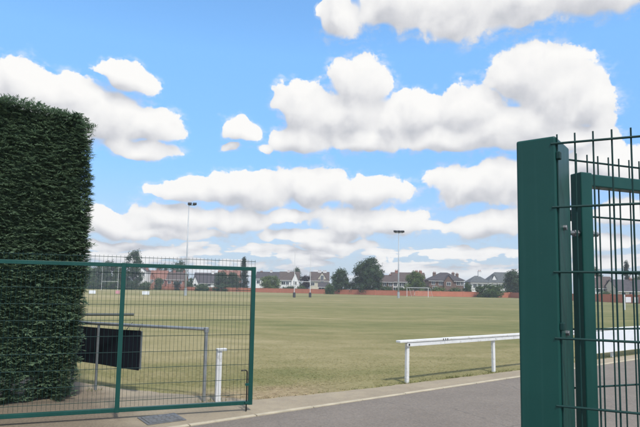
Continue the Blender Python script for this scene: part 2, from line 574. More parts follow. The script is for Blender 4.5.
def asphalt_material():
    m, k, b = material('aged_asphalt')
    p = pos(k)
    grit = k.noise(p, 55.0, 5, 0.75)
    stones = k.n('ShaderNodeTexVoronoi')
    k.put(stones.inputs['Vector'], p)
    stones.inputs['Scale'].default_value = 38.0
    blot = k.noise(p, 1.1, 6, 0.6)
    c = k.ramp(blot, [(0.3, (0.215, 0.176, 0.138)), (0.7, (0.280, 0.232, 0.184))])
    c = k.mix(0.5, c, k.ramp(stones.outputs['Color'], [(0.1, 0.06), (0.9, 0.26)]), 'OVERLAY')
    c = k.mix(k.ramp(grit, [(0.35, 0.0), (0.75, 0.4)]), c, (0.30, 0.275, 0.25))
    k.put(b.inputs['Base Color'], c)
    b.inputs['Roughness'].default_value = 0.85
    # old trench patch edges and hairline cracks
    cr = k.n('ShaderNodeTexVoronoi', feature='DISTANCE_TO_EDGE')
    k.put(cr.inputs['Vector'], k.v('ADD', p, k.v('MULTIPLY', k.noise(p, 1.2, 4, 0.6, col=True), (0.8, 0.8, 0.0))))
    cr.inputs['Scale'].default_value = 0.33
    line = k.m('SUBTRACT', 1.0, k.smooth(cr.outputs['Distance'], 0.001, 0.006))
    c = k.mix(k.m('MULTIPLY', line, k.m('MULTIPLY', k.smooth(blot, 0.42, 0.6), 0.35)), c, (0.06, 0.055, 0.05))
    k.put(b.inputs['Base Color'], c)
    bump(k, b, stones.outputs['Distance'], 0.6, 0.006)
    return m


def verge_material():
    m, k, b = material('gritty_concrete_verge')
    p = pos(k)
    big = k.noise(p, 0.9, 5, 0.62)
    mid = k.noise(p, 5.0, 6, 0.7)
    grit = k.noise(p, 38.0, 5, 0.75)
    c = k.ramp(big, [(0.3, (0.235, 0.190, 0.130)), (0.7, (0.345, 0.285, 0.195))])
    c = k.mix(k.ramp(mid, [(0.45, 0.0), (0.75, 0.55)]), c, (0.185, 0.150, 0.115))
    c = k.mix(k.ramp(grit, [(0.4, 0.0), (0.8, 0.5)]), c, (0.42, 0.36, 0.27))
    # bare soil with needles round the hedge foot
    x, y, z = k.xyz(p)
    f = k.m('ADD', k.m('ADD', x, k.m('MULTIPLY', k.m('SUBTRACT', y, 6.4), 0.6)), 2.15)
    f = k.m('ADD', f, k.m('MULTIPLY', k.m('SUBTRACT', k.noise(p, 1.3, 6, 0.65), 0.5), 2.2))
    dirt = k.ramp(grit, [(0.3, (0.120, 0.092, 0.062)), (0.75, (0.270, 0.215, 0.150))])
    c = k.mix(k.m('SUBTRACT', 1.0, k.smooth(f, -0.45, 0.45)), c, dirt)
    k.put(b.inputs['Base Color'], c)
    b.inputs['Roughness'].default_value = 0.9
    bump(k, b, grit, 0.5, 0.006)
    return m


M['asphalt'] = asphalt_material()
M['verge'] = verge_material()
M['edging'] = plain('pale_concrete_edging', (0.46, 0.40, 0.29), 0.85, 0.15, 4.0, dirt=(0.26, 0.21, 0.15), dirt_amt=0.6, bumpy=0.3)


def sheet(name, pts, z, mat, label):
    if sum(a[0] * b[1] - b[0] * a[1] for a, b in zip(pts, pts[1:] + pts[:1])) < 0:
        pts = pts[::-1]
    me = bpy.data.meshes.new(name)
    me.from_pydata([(x, y, z) for x, y in pts], [], [tuple(range(len(pts)))])
    me.materials.append(mat)
    o = link(name, me)
    tag(o, label, kind='structure')
    return o


def ragged(pts, seed, amp, step=0.12):
    """a polyline broken into short uneven pieces"""
    rnd = random.Random(seed)
    out = []
    for (x0, y0), (x1, y1) in zip(pts[:-1], pts[1:]):
        n = max(1, int(math.hypot(x1 - x0, y1 - y0) / step))
        for i in range(n):
            t = i / n
            out.append((x0 + (x1 - x0) * t + rnd.uniform(-amp, amp), y0 + (y1 - y0) * t + rnd.uniform(-amp, amp)))
    out.append(pts[-1])
    return out


S = 1500.0
sheet('field', [(-S, -60), (S, -60), (S, S), (-S, S)], 0.0, M['grass'], 'wide mown pitch of dry streaky grass')


def kerb_pt(t, off=0.0):
    p = KERB_A + KERB_D * t + KERB_N * off
    return (p.x, p.y)


# grass edge: the strip is wider on the left, then runs parallel to the kerb
EDGE = [(-7.0, 10.6), (-4.4, 9.5), (-3.3, 8.85), (-2.3, 8.45), (-0.9, 8.12), (0.2, 8.75), (1.07, 9.34), (2.7, 10.48), (4.35, 11.65)]
tail = KERB_D * 60
EDGE_ALL = ragged(EDGE, 4, 0.025) + ragged([(4.35, 11.65), (4.35 + tail.x, 11.65 + tail.y)], 5, 0.03, 0.5)[1:]
sheet('verge', EDGE_ALL + [kerb_pt(62), kerb_pt(-22), (-30, 4.0), (-30, 10.6)], 0.004, M['verge'], 'gritty pale strip between the grass and the drive')
sheet('drive', [kerb_pt(-22), kerb_pt(70), (70, -30), (-40, -30)], 0.009, M['asphalt'], 'aged grey asphalt drive in the foreground')
edging = thing('kerb_edging', 'pale concrete edging along the drive', 'kerb')
edging['kind'] = 'structure'
del edging['category']
eb = MB().box(-0.448, 0.448, -0.035, 0.035, -0.05, 0.024).mesh('edging_block', M['edging'], 0.006)
rnd = random.Random(2)
for i in range(60):
    x, y = kerb_pt(-9.0 + i * 0.91, 0.03)
    o = link('edging_block', eb, edging, (x, y, rnd.uniform(-0.004, 0.003)), math.atan2(KERB_D.y, KERB_D.x) + rnd.uniform(-0.006, 0.006))


def grass_blades():
    """short turf blades near the camera, where single tufts can still be seen"""
    g = np.random.default_rng(3)
    N = 130000
    y = 7.6 + 13.0 * g.random(N) ** 1.6
    x = (g.random(N) * 1.5 - 0.68) * y
    ex = np.array([p[0] for p in EDGE] + [4.35 + tail.x])
    ey = np.array([p[1] for p in EDGE] + [11.65 + tail.y])
    lim = np.interp(x, ex, ey)
    over = y - lim
    # thins out over the worn fringe on the left stretch
    keep = over > 0.0
    worn = (x < 1.0) & (over < 0.7) & (g.random(N) < 0.8)
    keep &= ~worn
    x, y, over = x[keep], y[keep], over[keep]
    n = len(x)
    fringe = over < 0.16
    h = (0.003 + 0.006 * g.random(n)) * np.clip(1.25 - (y - 8.0) / 14.0, 0.3, 1.0) + fringe * 0.022 * g.random(n)
    ln = 0.030 + 0.035 * g.random(n)
    w = 0.004 + 0.005 * g.random(n)
    la = g.random(n) * 2 * np.pi
    cx, cy = np.cos(la), np.sin(la)
    v = np.empty((n, 3, 3))
    v[:, 0] = np.stack([x + cy * w, y - cx * w, np.full(n, 0.001)], 1)
    v[:, 2] = np.stack([x - cy * w, y + cx * w, np.full(n, 0.001)], 1)
    v[:, 1] = np.stack([x + cx * ln, y + cy * ln, h], 1)
    var = np.repeat(g.random(n), 3)
    me = np_mesh('grass_blades', v.reshape(-1, 3), np.arange(n * 3).reshape(n, 3), M['blades'], {'var': var})
    o = link('grass_blades', me)
    tag(o, 'short dry grass blades on the near pitch', 'grass', kind='stuff')


grass_blades()


# ------------------------------------------------------------------ gates, posts and mesh
def wire_gate(root, length, top, mesh_top, bays, mesh_side, bottom=0.10, tube=0.055, lowest=0.14, rv=0.0027):
    """a framed leaf, hinge stile at x=0; 50 x 200 mm welded mesh fixed on one side of the frame"""
    h = tube / 2
    stile = MB().box(-h, h, -h, h, bottom, top).mesh('stile', M['green'], 0.004)
    for x in bays:
        link('stile', stile, root, (x, 0, 0))
    for x0, x1 in zip(bays[:-1], bays[1:]):
        seg = MB().box(x0 + h - 0.002, x1 - h + 0.002, -h + 0.003, h - 0.003, 0, tube - 0.006)
        me = seg.mesh('rail', M['green'], 0.004)
        link('top_rail', me, root, (0, 0, top - tube + 0.003))
        link('bottom_rail', me, root, (0, 0, bottom + 0.003))
    y = mesh_side * (h + 0.005)
    vert = MB().tube([(0, 0, lowest), (0, 0, mesh_top + 0.024)], rv, 6).mesh('vertical_wire', M['green_dark'])
    n = int(round((length - 0.02) / 0.05))
    for i in range(n + 1):
        link('vertical_wire', vert, root, (0.01 + i * 0.05, y, 0))
    hor = MB().tube([(-0.02, 0, 0), (length + 0.02, 0, 0)], 0.0036, 6).mesh('horizontal_wire', M['green_dark'])
    z = mesh_top
    while z > lowest:
        link('horizontal_wire', hor, root, (0, y + mesh_side * 0.0065, z))
        z -= 0.2
    clip = MB().box(-0.014, 0.014, -0.004, 0.004, -0.02, 0.02).mesh('mesh_clip', M['zinc'], 0.001)
    for x in bays:
        for z in (mesh_top - 0.2, mesh_top - 1.0, mesh_top - 1.6):
            link('mesh_clip', clip, root, (x, y + mesh_side * 0.014, z))


def gate_post(label, x, y, rz, h, w=0.12, deep=0.0):
    t = thing('gate_post', label, 'gate post', (x, y, 0), rz, 'square posts the two gate leaves hang from')
    MB().box(-w / 2, w / 2, -w / 2, w / 2 + deep, 0.0, h).build('shaft', M['green'], t, 0.006)
    MB().box(-w / 2 + 0.012, w / 2 - 0.012, -w / 2 + 0.012, w / 2 + deep - 0.012, h - 0.002, h + 0.0015).build('cap', M['green'], t, 0.0008)
    MB().box(-w * 0.9, w * 0.9, -w * 0.9, w * 0.9 + deep, 0.010, 0.022).build('base_plate', M['green'], t, 0.003)
    return t


gpost = gate_post('thick square green steel gate post filling the right foreground', 0.7127, 1.710, R(-37.4), 2.137, deep=0.06)
# bolts through the post that hold the fence clamps
for z in (1.857, 1.527, 0.35):
    MB().tube([(0.058, 0.02, z), (0.070, 0.02, z)], 0.009, 6).build('bolt_head', M['dull_bolt'], gpost, 0.001)
for z in (2.075, 1.55, 0.35):
    MB().box(0.060, 0.072, -0.058, -0.036, z - 0.012, z + 0.012).build('panel_clamp', M['green_dark'], gpost, 0.003)
gate_post('square green steel gate post at the hedge end of the left leaf', -4.18, 6.10, R(-42), 2.10)

right_leaf = thing('mesh_gate_leaf', 'green mesh gate leaf swung open behind the thick foreground post', 'gate',
                   (0.8895 + 0.0235, 1.845 + 0.009, 0), R(19), 'leaves of the double gate')
wire_gate(right_leaf, 3.40, 2.07, 2.126, [0.0, 1.70, 3.39], 1, tube=0.05)
for z in (1.857, 0.42):
    hg = MB().tube([(-0.095, -0.004, z), (0.062, -0.004, z)], 0.008, 8)
    for a, b in ((-0.044, -0.028), (0.027, 0.040), (-0.012, -0.026)):
        hg.tube([(a, -0.004, z), (b, -0.004, z)], 0.012, 6)
    hg.build('hinge', M['dull_bolt'], right_leaf)

left_leaf = thing('mesh_gate_leaf', 'green mesh gate leaf swung open in front of the hedge', 'gate', (-4.08, 6.215, 0), R(20.35),
                  'leaves of the double gate')
wire_gate(left_leaf, 3.40, 1.937, 2.013, [0.0, 1.705, 3.385], 1, bottom=0.085, rv=0.0018)
for z in (1.70, 0.42):
    hg = MB().tube([(-0.10, 0, z), (0.06, 0, z)], 0.009, 8)
    for a, b in ((-0.05, -0.032), (0.030, 0.045)):
        hg.tube([(a, 0, z), (b, 0, z)], 0.017, 6)
    hg.build('hinge', M['zinc'], left_leaf)
bolt = MB().tube([(3.325, -0.045, 0.012), (3.325, -0.045, 0.50), (3.322, -0.048, 0.535), (3.30, -0.06, 0.55), (3.24, -0.075, 0.55)], 0.009, 8)
bolt.build('drop_bolt', M['black'], left_leaf, smooth=True)
for z in (0.12, 0.36):
    MB().box(3.305, 3.352, -0.060, -0.028, z - 0.016, z + 0.016).build('bolt_guide', M['green'], left_leaf, 0.002)

panel = thing('mesh_fence_panel', 'green welded mesh fence panel running right from the thick post', 'fence',
              (0.741, 1.628, 0), R(-24))
vert = MB().tube([(0, 0, 0.06), (0, 0, 2.142)], 0.0028, 6).mesh('vertical_wire', M['green_dark'])
for i in range(50):
    link('vertical_wire', vert, panel, (-0.010 + i * 0.05, 0, 0))
hor = MB().tube([(-0.028, 0, 0), (2.46, 0, 0)], 0.0037, 8).mesh('horizontal_wire', M['green_dark'])
for i in range(11):
    link('horizontal_wire', hor, panel, (0, -0.0064, 2.112 - i * 0.199))

# ------------------------------------------------------------------ white rail round the pitch
RAIL_A, RAIL_D = Vector((1.60, 9.79)), Vector((0.805, 0.593))
RAIL_Z = math.atan2(RAIL_D.y, RAIL_D.x)
rail = thing('white_pitch_rail', 'long white painted rail on posts along the edge of the pitch', 'barrier', (RAIL_A.x, RAIL_A.y, 0), RAIL_Z)
rnd = random.Random(12)
post = MB().box(-0.032, 0.032, -0.028, 0.028, -0.02, 0.724).mesh('post', M['white'], 0.006)
for i in range(11):
    o = link('post', post, rail, (i * 2.54, 0.0, 0), rnd.uniform(-0.05, 0.05))
    o.rotation_euler.x = rnd.uniform(-0.012, 0.012)
    o.rotation_euler.y = rnd.uniform(-0.02, 0.02)
# cap planks end to end, a narrower board under each
ends = [-0.24, 0.96, 4.55, 8.20, 11.9, 15.5, 19.1, 22.7, 25.6]
for a, b in zip(ends[:-1], ends[1:]):
    dz = rnd.uniform(-0.004, 0.004)
    MB().box(a + 0.003, b - 0.003, -0.072, 0.042, 0.726 + dz, 0.764 + dz).build('cap_plank', M['white'], rail, 0.006)
    MB().box(max(a, -0.05) + 0.003, b - 0.003, -0.058, -0.032, 0.652 + dz, 0.720 + dz).build('under_board', M['white'], rail, 0.004)
for x in (0.90, 0.96, 1.02):
    MB().box(x - 0.009, x + 0.009, -0.078, -0.073, 0.729, 0.761).build('joint_strap', M['black'], rail)
MB().tube([(0.0, -0.062, 0.682), (0.0, -0.057, 0.682)], 0.020, 10).build('bolt_hole', M['black'], rail)
for x in (2.54, 5.08, 7.62):
    MB().tube([(x, -0.064, 0.686), (x, -0.056, 0.686)], 0.008, 8).build('bolt_head', M['zinc'], rail)

board = thing('hanging_board', 'plain white board hung below the pitch rail, seen through the right gate', 'board',
              (RAIL_A.x + RAIL_D.x * 6.55, RAIL_A.y + RAIL_D.y * 6.55, 0), RAIL_Z)
MB().box(0, 4.9, -0.115, -0.100, 0.16, 0.69).build('sheet', M['board'], board, 0.003)
for x in (0.4, 2.4, 4.4):
    MB().box(x - 0.01, x + 0.01, -0.099, -0.080, 0.60, 0.73).build('hanger', M['zinc'], board)

stub = thing('white_end_post', 'lone white wooden post with a short cap stub behind the left gate leaf', 'post', (-1.44, 7.93, 0), RAIL_Z - 0.12)
MB().box(-0.037, 0.037, -0.032, 0.032, -0.02, 0.724).build('shaft', M['white'], stub, 0.006)
MB().box(-0.040, 0.105, -0.050, 0.036, 0.726, 0.762).build('cap_stub', M['white'], stub, 0.007)

# ------------------------------------------------------------------ handrails and the dark sheet on the left
hr = thing('tubular_handrail', 'grey tubular steel handrail standing just behind the left gate leaf', 'handrail', (-1.64, 7.93, 0), R(159.6))
L1 = 3.4
arc = [(0.0, 0, 0.0), (0.0, 0, 0.94), (0.012, 0, 0.985), (0.045, 0, 1.02), (0.09, 0, 1.035)]
MB().tube([(0, 0, -0.02), (0, 0, 1.010)], 0.027, 10).build('end_post', M['zinc'], hr, smooth=False)
MB().tube([(-0.034, 0, 1.035), (L1, 0, 1.045)], 0.025, 10).build('top_rail', M['zinc'], hr)
MB().tube([(0, 0, 0.985), (0, 0, 1.062)], 0.036, 10).build('elbow_fitting', M['zinc'], hr, 0.006)
for x in (1.98, 3.35):
    MB().tube([(x, 0, -0.02), (x, 0, 1.02)], 0.020, 8).build('post', M['grey_rail'], hr)
hr2 = thing('tubular_handrail', 'dark tubular handrail farther back, beyond the navy sheet', 'handrail', (-4.24, 11.64, 0), R(201))
MB().tube([(-0.25, 0, 1.03), (3.2, 0, 1.03)], 0.028, 8).build('top_rail', M['dark_rail'], hr2)
for x in (0.0, 1.6, 3.1):
    MB().tube([(x, 0, -0.02), (x, 0, 1.01)], 0.024, 8).build('post', M['dark_rail'], hr2)

dark = thing('navy_sheet', 'dark navy sheet on a batten frame behind the handrail, beside the hedge', 'sheet', (-2.74, 8.36, 0), R(148.5))
vs, fs = [], []
NX = 24
for i in range(NX + 1):
    u = i / NX
    sag = 0.012 * math.sin(u * 9.0)
    for zz in (0.36 + 0.02 * u, 0.965 - 0.012 * math.sin(u * math.pi)):
        for yy in (0.0, 0.008):
            vs.append((u * 1.72, yy + sag, zz))
for i in range(NX):
    a = i * 4
    fs += [(a, a + 4, a + 6, a + 2), (a + 1, a + 3, a + 7, a + 5), (a + 2, a + 6, a + 7, a + 3), (a, a + 1, a + 5, a + 4)]
fs += [(0, 2, 3, 1), (NX * 4, NX * 4 + 1, NX * 4 + 3, NX * 4 + 2)]
MB().add(vs, fs).build('cloth', M['navy'], dark)
for x, z0 in ((0.03, 0.37), (0.60, 0.38), (1.69, -0.02)):
    MB().box(x - 0.018, x + 0.018, -0.05, -0.024, z0, 0.95).build('batten', M['grey_rail'], dark)
for x in (0.05, 0.35):
    MB().tube([(x, -0.004, 0.94), (x, -0.02 - 0.1 * x, 1.0), (x - 0.01, -0.05 - 0.2 * x, 1.07)], 0.006, 6).build('tie', M['black'], dark)

cover = thing('drain_cover', 'grey metal drain cover set in the verge below the left gate leaf', 'drain cover', (-1.93, 6.84, 0.0), R(35))
MB().box(-0.24, 0.24, -0.21, 0.21, 0.005, 0.014).build('frame', M['iron'], cover, 0.002)
MB().box(-0.205, 0.205, -0.175, 0.175, 0.0145, 0.021).build('lid', M['iron'], cover, 0.002)
ridge_me = MB().box(-0.03, 0.03, -0.006, 0.006, 0.0212, 0.024).mesh('raised_bar', M['iron'])
for i in range(5):
    for j in range(5):
        link('raised_bar', ridge_me, cover, (-0.16 + 0.08 * i, -0.13 + 0.065 * j, 0), 0.0 if (i + j) % 2 else math.pi / 2)


# longer grass left standing round the feet of rail and posts, where the mower cannot reach
def tufts():
    g = np.random.default_rng(17)
    spots = [(RAIL_A.x + RAIL_D.x * 2.54 * i, RAIL_A.y + RAIL_D.y * 2.54 * i, 60) for i in range(6)]
    spots += [(-1.44, 7.93, 50), (-1.64, 7.93, 30), (-3.49, 8.62, 40)]
    xs, ys = [], []
    for x, y, n in spots:
        r, a = 0.05 + 0.09 * g.random(n), g.random(n) * 6.283
        xs.append(x + r * np.cos(a))
        ys.append(y + r * np.sin(a))
    # ragged line along the grass edge beside the path
    t = g.random(2600) * 9.0 - 1.5
    base = np.interp(t, np.linspace(-1.5, 7.5, len(EDGE) - 4), [p[0] for p in EDGE[4:]])
    by = np.interp(base, [p[0] for p in EDGE], [p[1] for p in EDGE])
    clump = np.sin(base * 5.3) + np.sin(base * 12.7 + 1.0) + np.sin(base * 2.1 + 2.0)
    keep = (g.random(len(t)) < np.clip(0.28 + 0.30 * clump, 0.04, 1)) & ((base > 0.6) | (g.random(len(t)) < 0.12))
    base, by = base[keep], by[keep]
    xs.append(base + g.normal(0, 0.03, len(base)))
    ys.append(by + 0.03 + np.abs(g.normal(0, 0.07, len(base))))
    x, y = np.concatenate(xs), np.concatenate(ys)
    n = len(x)
    h = 0.012 + 0.05 * g.random(n) ** 2.2
    la, w = g.random(n) * 6.283, 0.003 + 0.003 * g.random(n)
    cx, cy = np.cos(la), np.sin(la)
    ln = h * (0.6 + 0.8 * g.random(n))
    v = np.empty((n, 3, 3))
    v[:, 0] = np.stack([x + cy * w, y - cx * w, np.full(n, 0.001)], 1)
    v[:, 2] = np.stack([x - cy * w, y + cx * w, np.full(n, 0.001)], 1)
    v[:, 1] = np.stack([x + cx * ln, y + cy * ln, h], 1)
    me = np_mesh('grass_tufts', v.reshape(-1, 3), np.arange(n * 3).reshape(n, 3), M['tuft'], {'var': np.repeat(g.random(n), 3)})
    tag(link('grass_tufts', me), 'longer grass left standing round post feet and path edge', 'grass', kind='stuff')


M['tuft'] = leaf_material('tuft_grass', (0.10, 0.125, 0.040), (0.24, 0.23, 0.095), 0.8, 0.35)
tufts()


# ------------------------------------------------------------------ clipped conifer hedge
def hedge():
    g = np.random.default_rng(21)
    face = np.array([-0.756, -0.654, 0.0])          # along the long face, away from its visible corner
    back = np.array([-0.654, 0.756, 0.0])
    corner = np.array([-3.44, 7.93, 0.0])
    LEN, DEP, HGT = 3.6, 1.35, 4.22
    root = thing('conifer_hedge', 'tall dense clipped dark green conifer hedge at the left', 'hedge', tuple(corner))

    def inset(z):
        return np.interp(z, [0, 0.25, 0.6, 1.2, 2.2, 3.0, 3.5, 4.0, 4.2, 4.4], [0.27, 0.20, 0.13, 0.05, 0.0, 0.02, 0.06, 0.14, 0.22, 0.34])

    def lump(a, b, s):
        return (np.sin(a * 5.1 + s) * np.sin(b * 4.3 + 1.7 * s) + 0.6 * np.sin(a * 11.3 + b * 3.1 + s) * np.sin(b * 9.7 - a * 2.0)) * 0.5

    def surf(kind, n):
        u, w = g.random(n), g.random(n)
        if kind == 'front':
            a, z = u * LEN, 0.02 + w ** 0.95 * (HGT - 0.02)
            i = inset(z) + 0.060 * lump(a, z, 0.3)
            p = face * a[:, None] + back * i[:, None]
            nrm = np.repeat((-back)[None], n, 0)
        elif kind == 'end':
            b, z = u * DEP, 0.02 + w * (HGT - 0.02)
            i = inset(z) + 0.060 * lump(b, z, 2.1)
            p = back * b[:, None] + face * i[:, None]
            nrm = np.repeat((-face)[None], n, 0)
        else:
            a, b = u * LEN, w * DEP
            p = face * a[:, None] + back * b[:, None]
            z = HGT + 0.06 * lump(a, b, 4.0) + 0.04 * a - 0.10 * np.exp(-((a) / 0.15) ** 2) - 0.08 * np.exp(-(b / 0.12) ** 2)
            nrm = np.repeat(np.array([[0, 0, 1.0]]), n, 0)
        p = p.copy()
        p[:, 2] = z
        return p, nrm

    pts, nrms, side = [], [], []
    for kind, n in (('front', 40000), ('end', 12000), ('top', 6500)):
        p, nn = surf(kind, n)
        pts.append(p)
        nrms.append(nn)
        side.append(np.full(n, 0 if kind != 'top' else 1))
    P, Nn, sd = np.concatenate(pts), np.concatenate(nrms), np.concatenate(side)
    n = len(P)
    P = P - Nn * (g.random(n) ** 1.3 * 0.09)[:, None]
    up = np.array([0, 0, 1.0])
    tang = np.cross(up, Nn)
    tang = np.where(sd[:, None] == 1, np.array([1.0, 0, 0]), tang)
    # each spray reaches mostly sideways and outwards and hangs in near-level layers
    sgn = np.where(g.random(n) < 0.5, -1.0, 1.0)
    axis = tang * (sgn * (0.35 + 0.9 * g.random(n)))[:, None] + Nn * (0.45 + 0.5 * g.random(n))[:, None]
    axis[:, 2] += g.normal(0.02, 0.22, n)
    axis += (sd[:, None] == 1) * g.normal(0, 0.5, (n, 3))
    axis /= np.linalg.norm(axis, axis=1)[:, None]
    flat = np.cross(axis, up + g.normal(0, 0.35, (n, 3)))
    flat /= np.linalg.norm(flat, axis=1)[:, None]
    size = (0.048 + 0.060 * g.random(n) ** 1.8) * np.where(g.random(n) < 0.02, 1.9, 1.0)
    tone = np.clip(0.5 + 0.28 * g.normal(size=n) + 0.25 * lump(P[:, 0] * 1.3 + P[:, 1], P[:, 2] * 1.1, 0.7), 0, 1)
    size = size * np.where(sd == 1, 0.75, 1.0)
    K = 7
    verts = np.empty((n, K, 4, 3))
    var = np.empty((n, K, 4))
    for k in range(K):
        t = (k // 2) / 3.6
        s = 0.0 if k == K - 1 else (1 if k % 2 else -1)
        if s == 0:
            b0, d, L = P + axis * (size * 0.45)[:, None], axis, size * 0.65
        else:
            b0 = P + axis * (size * t)[:, None]
            d = axis * 0.75 + flat * (0.75 * s) + up * g.normal(-0.05, 0.2, n)[:, None]
            d = d / np.linalg.norm(d, axis=1)[:, None]
            L = size * (0.65 - 0.35 * t)
        wv = np.cross(d, up + 0.4 * Nn)
        wv = wv / (np.linalg.norm(wv, axis=1)[:, None] + 1e-6) * (size * 0.12)[:, None]
        verts[:, k, 0] = b0 - wv * 0.6
        verts[:, k, 1] = b0 + wv * 0.6
        verts[:, k, 2] = b0 + d * L[:, None] * 0.7 + wv
        verts[:, k, 3] = b0 + d * L[:, None]
        var[:, k, :] = tone[:, None] * 0.6 + t * 0.4
    nq = n * K
    V = verts.reshape(-1, 3)
    F = np.arange(nq * 4).reshape(nq, 4)
    me = np_mesh('foliage', V, F, M['leaf_hedge'], {'var': var.reshape(-1)})
    o = link('foliage', me, root)
    o['kind'] = 'stuff'
    # the inner twiggy mass
    vs, fs = [], []
    zs = [0.32, 0.6, 1.2, 2.0, 2.8, 3.5, 3.95, 4.12]
    for z in zs:
        i = float(inset(z)) + 0.085
        for a, b in ((i, i), (LEN, i), (LEN, DEP - i), (i, DEP - i)):
            q = face * a + back * b
            vs.append((q[0], q[1], z + 0.03 * a))
    for r in range(len(zs) - 1):
        for c in range(4):
            a, b = r * 4 + c, r * 4 + (c + 1) % 4
            fs.append((a, b, b + 4, a + 4))
    fs += [(0, 1, 2, 3), tuple(4 * (len(zs) - 1) + c for c in range(4))]
    MB().add(vs, fs).build('inner_twigs', M['leaf_hedge'], root)
    # bare stems at the foot
    rnd = random.Random(5)
    for i in range(8):
        q = face * (0.42 + i * 0.42) + back * 0.6
        MB().tube([(q[0], q[1], -0.02), (q[0] + rnd.uniform(-.04, .04), q[1] + rnd.uniform(-.04, .04), 0.25), (q[0] + rnd.uniform(-.1, .1), q[1] + rnd.uniform(-.1, .1), 0.9)],
                  [0.06, 0.045, 0.03], 7).build('stem', M['bark'], root)


hedge()


# ------------------------------------------------------------------ houses beyond the pitch
def extrude(mb, poly, axis, a0, a1):
    """closed prism: poly in the plane across the axis ('x': (y, z), 'y': (x, z))"""
    n = len(poly)
    vs = [((a, p, q) if axis == 'x' else (p, a, q)) for a in (a0, a1) for p, q in poly]
    fs = [tuple(range(n)), tuple(range(2 * n - 1, n - 1, -1))]
    fs += [(i, (i + 1) % n, n + (i + 1) % n, n + i) for i in range(n)]
    mb.add(vs, fs)
    return mb


def gable_roof(mb, axis, a0, a1, b0, b1, eave, ridge, over=0.35, t=0.16):
    """two slabs meeting at a ridge along the axis"""
    mid = (b0 + b1) / 2
    slope = (ridge - eave) / (mid - b0)
    lo = eave - over * slope + 0.04
    top = ridge + 0.04
    extrude(mb, [(b0 - over, lo), (mid, top), (mid, top + t), (b0 - over, lo + t)], axis, a0, a1)
    extrude(mb, [(b1 + over, lo), (b1 + over, lo + t), (mid + 0.001, top + t), (mid + 0.001, top)], axis, a0, a1)


def add_window(parent, x, z, w, h, y):
    f = MB()
    e = 0.09
    f.box(-w / 2, w / 2, -0.05, 0.03, h / 2 - e, h / 2).box(-w / 2, w / 2, -0.08, 0.03, -h / 2, -h / 2 + e)
    f.box(-w / 2, -w / 2 + e, -0.05, 0.03, -h / 2 + e, h / 2 - e).box(w / 2 - e, w / 2, -0.05, 0.03, -h / 2 + e, h / 2 - e)
    f.box(-0.035, 0.035, -0.045, 0.03, -h / 2 + e, h / 2 - e)
    o = f.build('window', M['frame'], parent, loc=(x, y, z))
    MB().box(-w / 2 + e, w / 2 - e, -0.012, -0.004, -h / 2 + e, h / 2 - e).build('pane', M['pane'], o)


def house(name, label, at, w, d, eave, ridge, roof, wall, roofm, chimneys, windows, gables, ridge_len=3.0):
    t = thing(name, label, 'house', (at[0], at[1], 0), 0.0, 'houses beyond the pitch wall')
    x0, x1 = -w / 2, w / 2
    wb, rb = MB(), MB()
    if roof == 'side':
        extrude(wb, [(0, 0), (d, 0), (d, eave), (d / 2, ridge - 0.03), (0, eave)], 'x', x0, x1)
        gable_roof(rb, 'x', x0 - 0.25, x1 + 0.25, 0, d, eave, ridge)
    elif roof == 'front':
        extrude(wb, [(x0, 0), (x1, 0), (x1, eave), (0, ridge - 0.03), (x0, eave)], 'y', 0, d)
        gable_roof(rb, 'y', -0.25, d + 0.25, x0, x1, eave, ridge)
    else:
        wb.box(x0, x1, 0, d, 0, eave)
        o = 0.45
        r = ridge_len / 2
        rb.add([(x0 - o, -o, eave), (x1 + o, -o, eave), (x1 + o, d + o, eave), (x0 - o, d + o, eave),
                (x0 - o, -o, eave + 0.15), (x1 + o, -o, eave + 0.15), (x1 + o, d + o, eave + 0.15), (x0 - o, d + o, eave + 0.15),
                (-r, d / 2, ridge), (r, d / 2, ridge)],
               [(0, 3, 2, 1), (0, 1, 5, 4), (1, 2, 6, 5), (2, 3, 7, 6), (3, 0, 4, 7), (4, 5, 9, 8), (5, 6, 9), (6, 7, 8, 9), (7, 4, 8)])
    wb.build('wall', M[wall], t)
    ro = rb.build('roof', M[roofm], t)
    for gx, gw, ge, ga in gables:
        gb = MB()
        base = 0.0 if ge <= eave + 0.4 else eave + 0.2
        g0 = -0.7 if base == 0 else -0.05 + (ge - eave) * d / 2 / max(0.5, ridge - eave) * 0.6
        extrude(gb, [(gx - gw / 2, base), (gx + gw / 2, base), (gx + gw / 2, ge), (gx, ga - 0.03), (gx - gw / 2, ge)], 'y', g0, d / 2)
        gb.build('gable_wall', M[wall], t)
        gr = MB()
        gable_roof(gr, 'y', g0 - 0.22, d / 2, gx - gw / 2, gx + gw / 2, ge, ga, 0.25, 0.13)
        gr.build('gable_roof', M[roofm], t)
        add_window(t, gx, ge - 0.9 if base == 0 else ge - 0.55, min(1.6, gw * 0.45), 1.3 if base == 0 else 0.9, g0 - 0.035)
    for cx, ct, cm, cw in chimneys:
        c = MB().box(cx - cw / 2, cx + cw / 2, d / 2 - 0.45, d / 2 + 0.45, ridge - 2.2, ct - 0.55)
        c.box(cx - cw / 2 - 0.08, cx + cw / 2 + 0.08, d / 2 - 0.53, d / 2 + 0.53, ct - 0.55, ct - 0.4)
        o = c.build('chimney', M[cm], ro)
        for s in (-0.25, 0.25):
            MB().tube([(cx + s * cw, d / 2, ct - 0.4), (cx + s * cw, d / 2, ct)], [0.15, 0.12], 8).build('chimney_pot', M['brick_red'], ro)
    for wx, wz, ww, wh in windows:
        y = -0.035
        for gx, gw, ge, ga in gables:
            if abs(wx - gx) < gw / 2 + 0.3 and ge <= eave + 0.4:
                y = -0.735
        add_window(t, wx, wz, ww, wh, y)
    MB().box(x0 - 0.3, x1 + 0.3, -0.5, -0.36, eave - 0.30, eave - 0.16).build('gutter', M['frame'], ro)


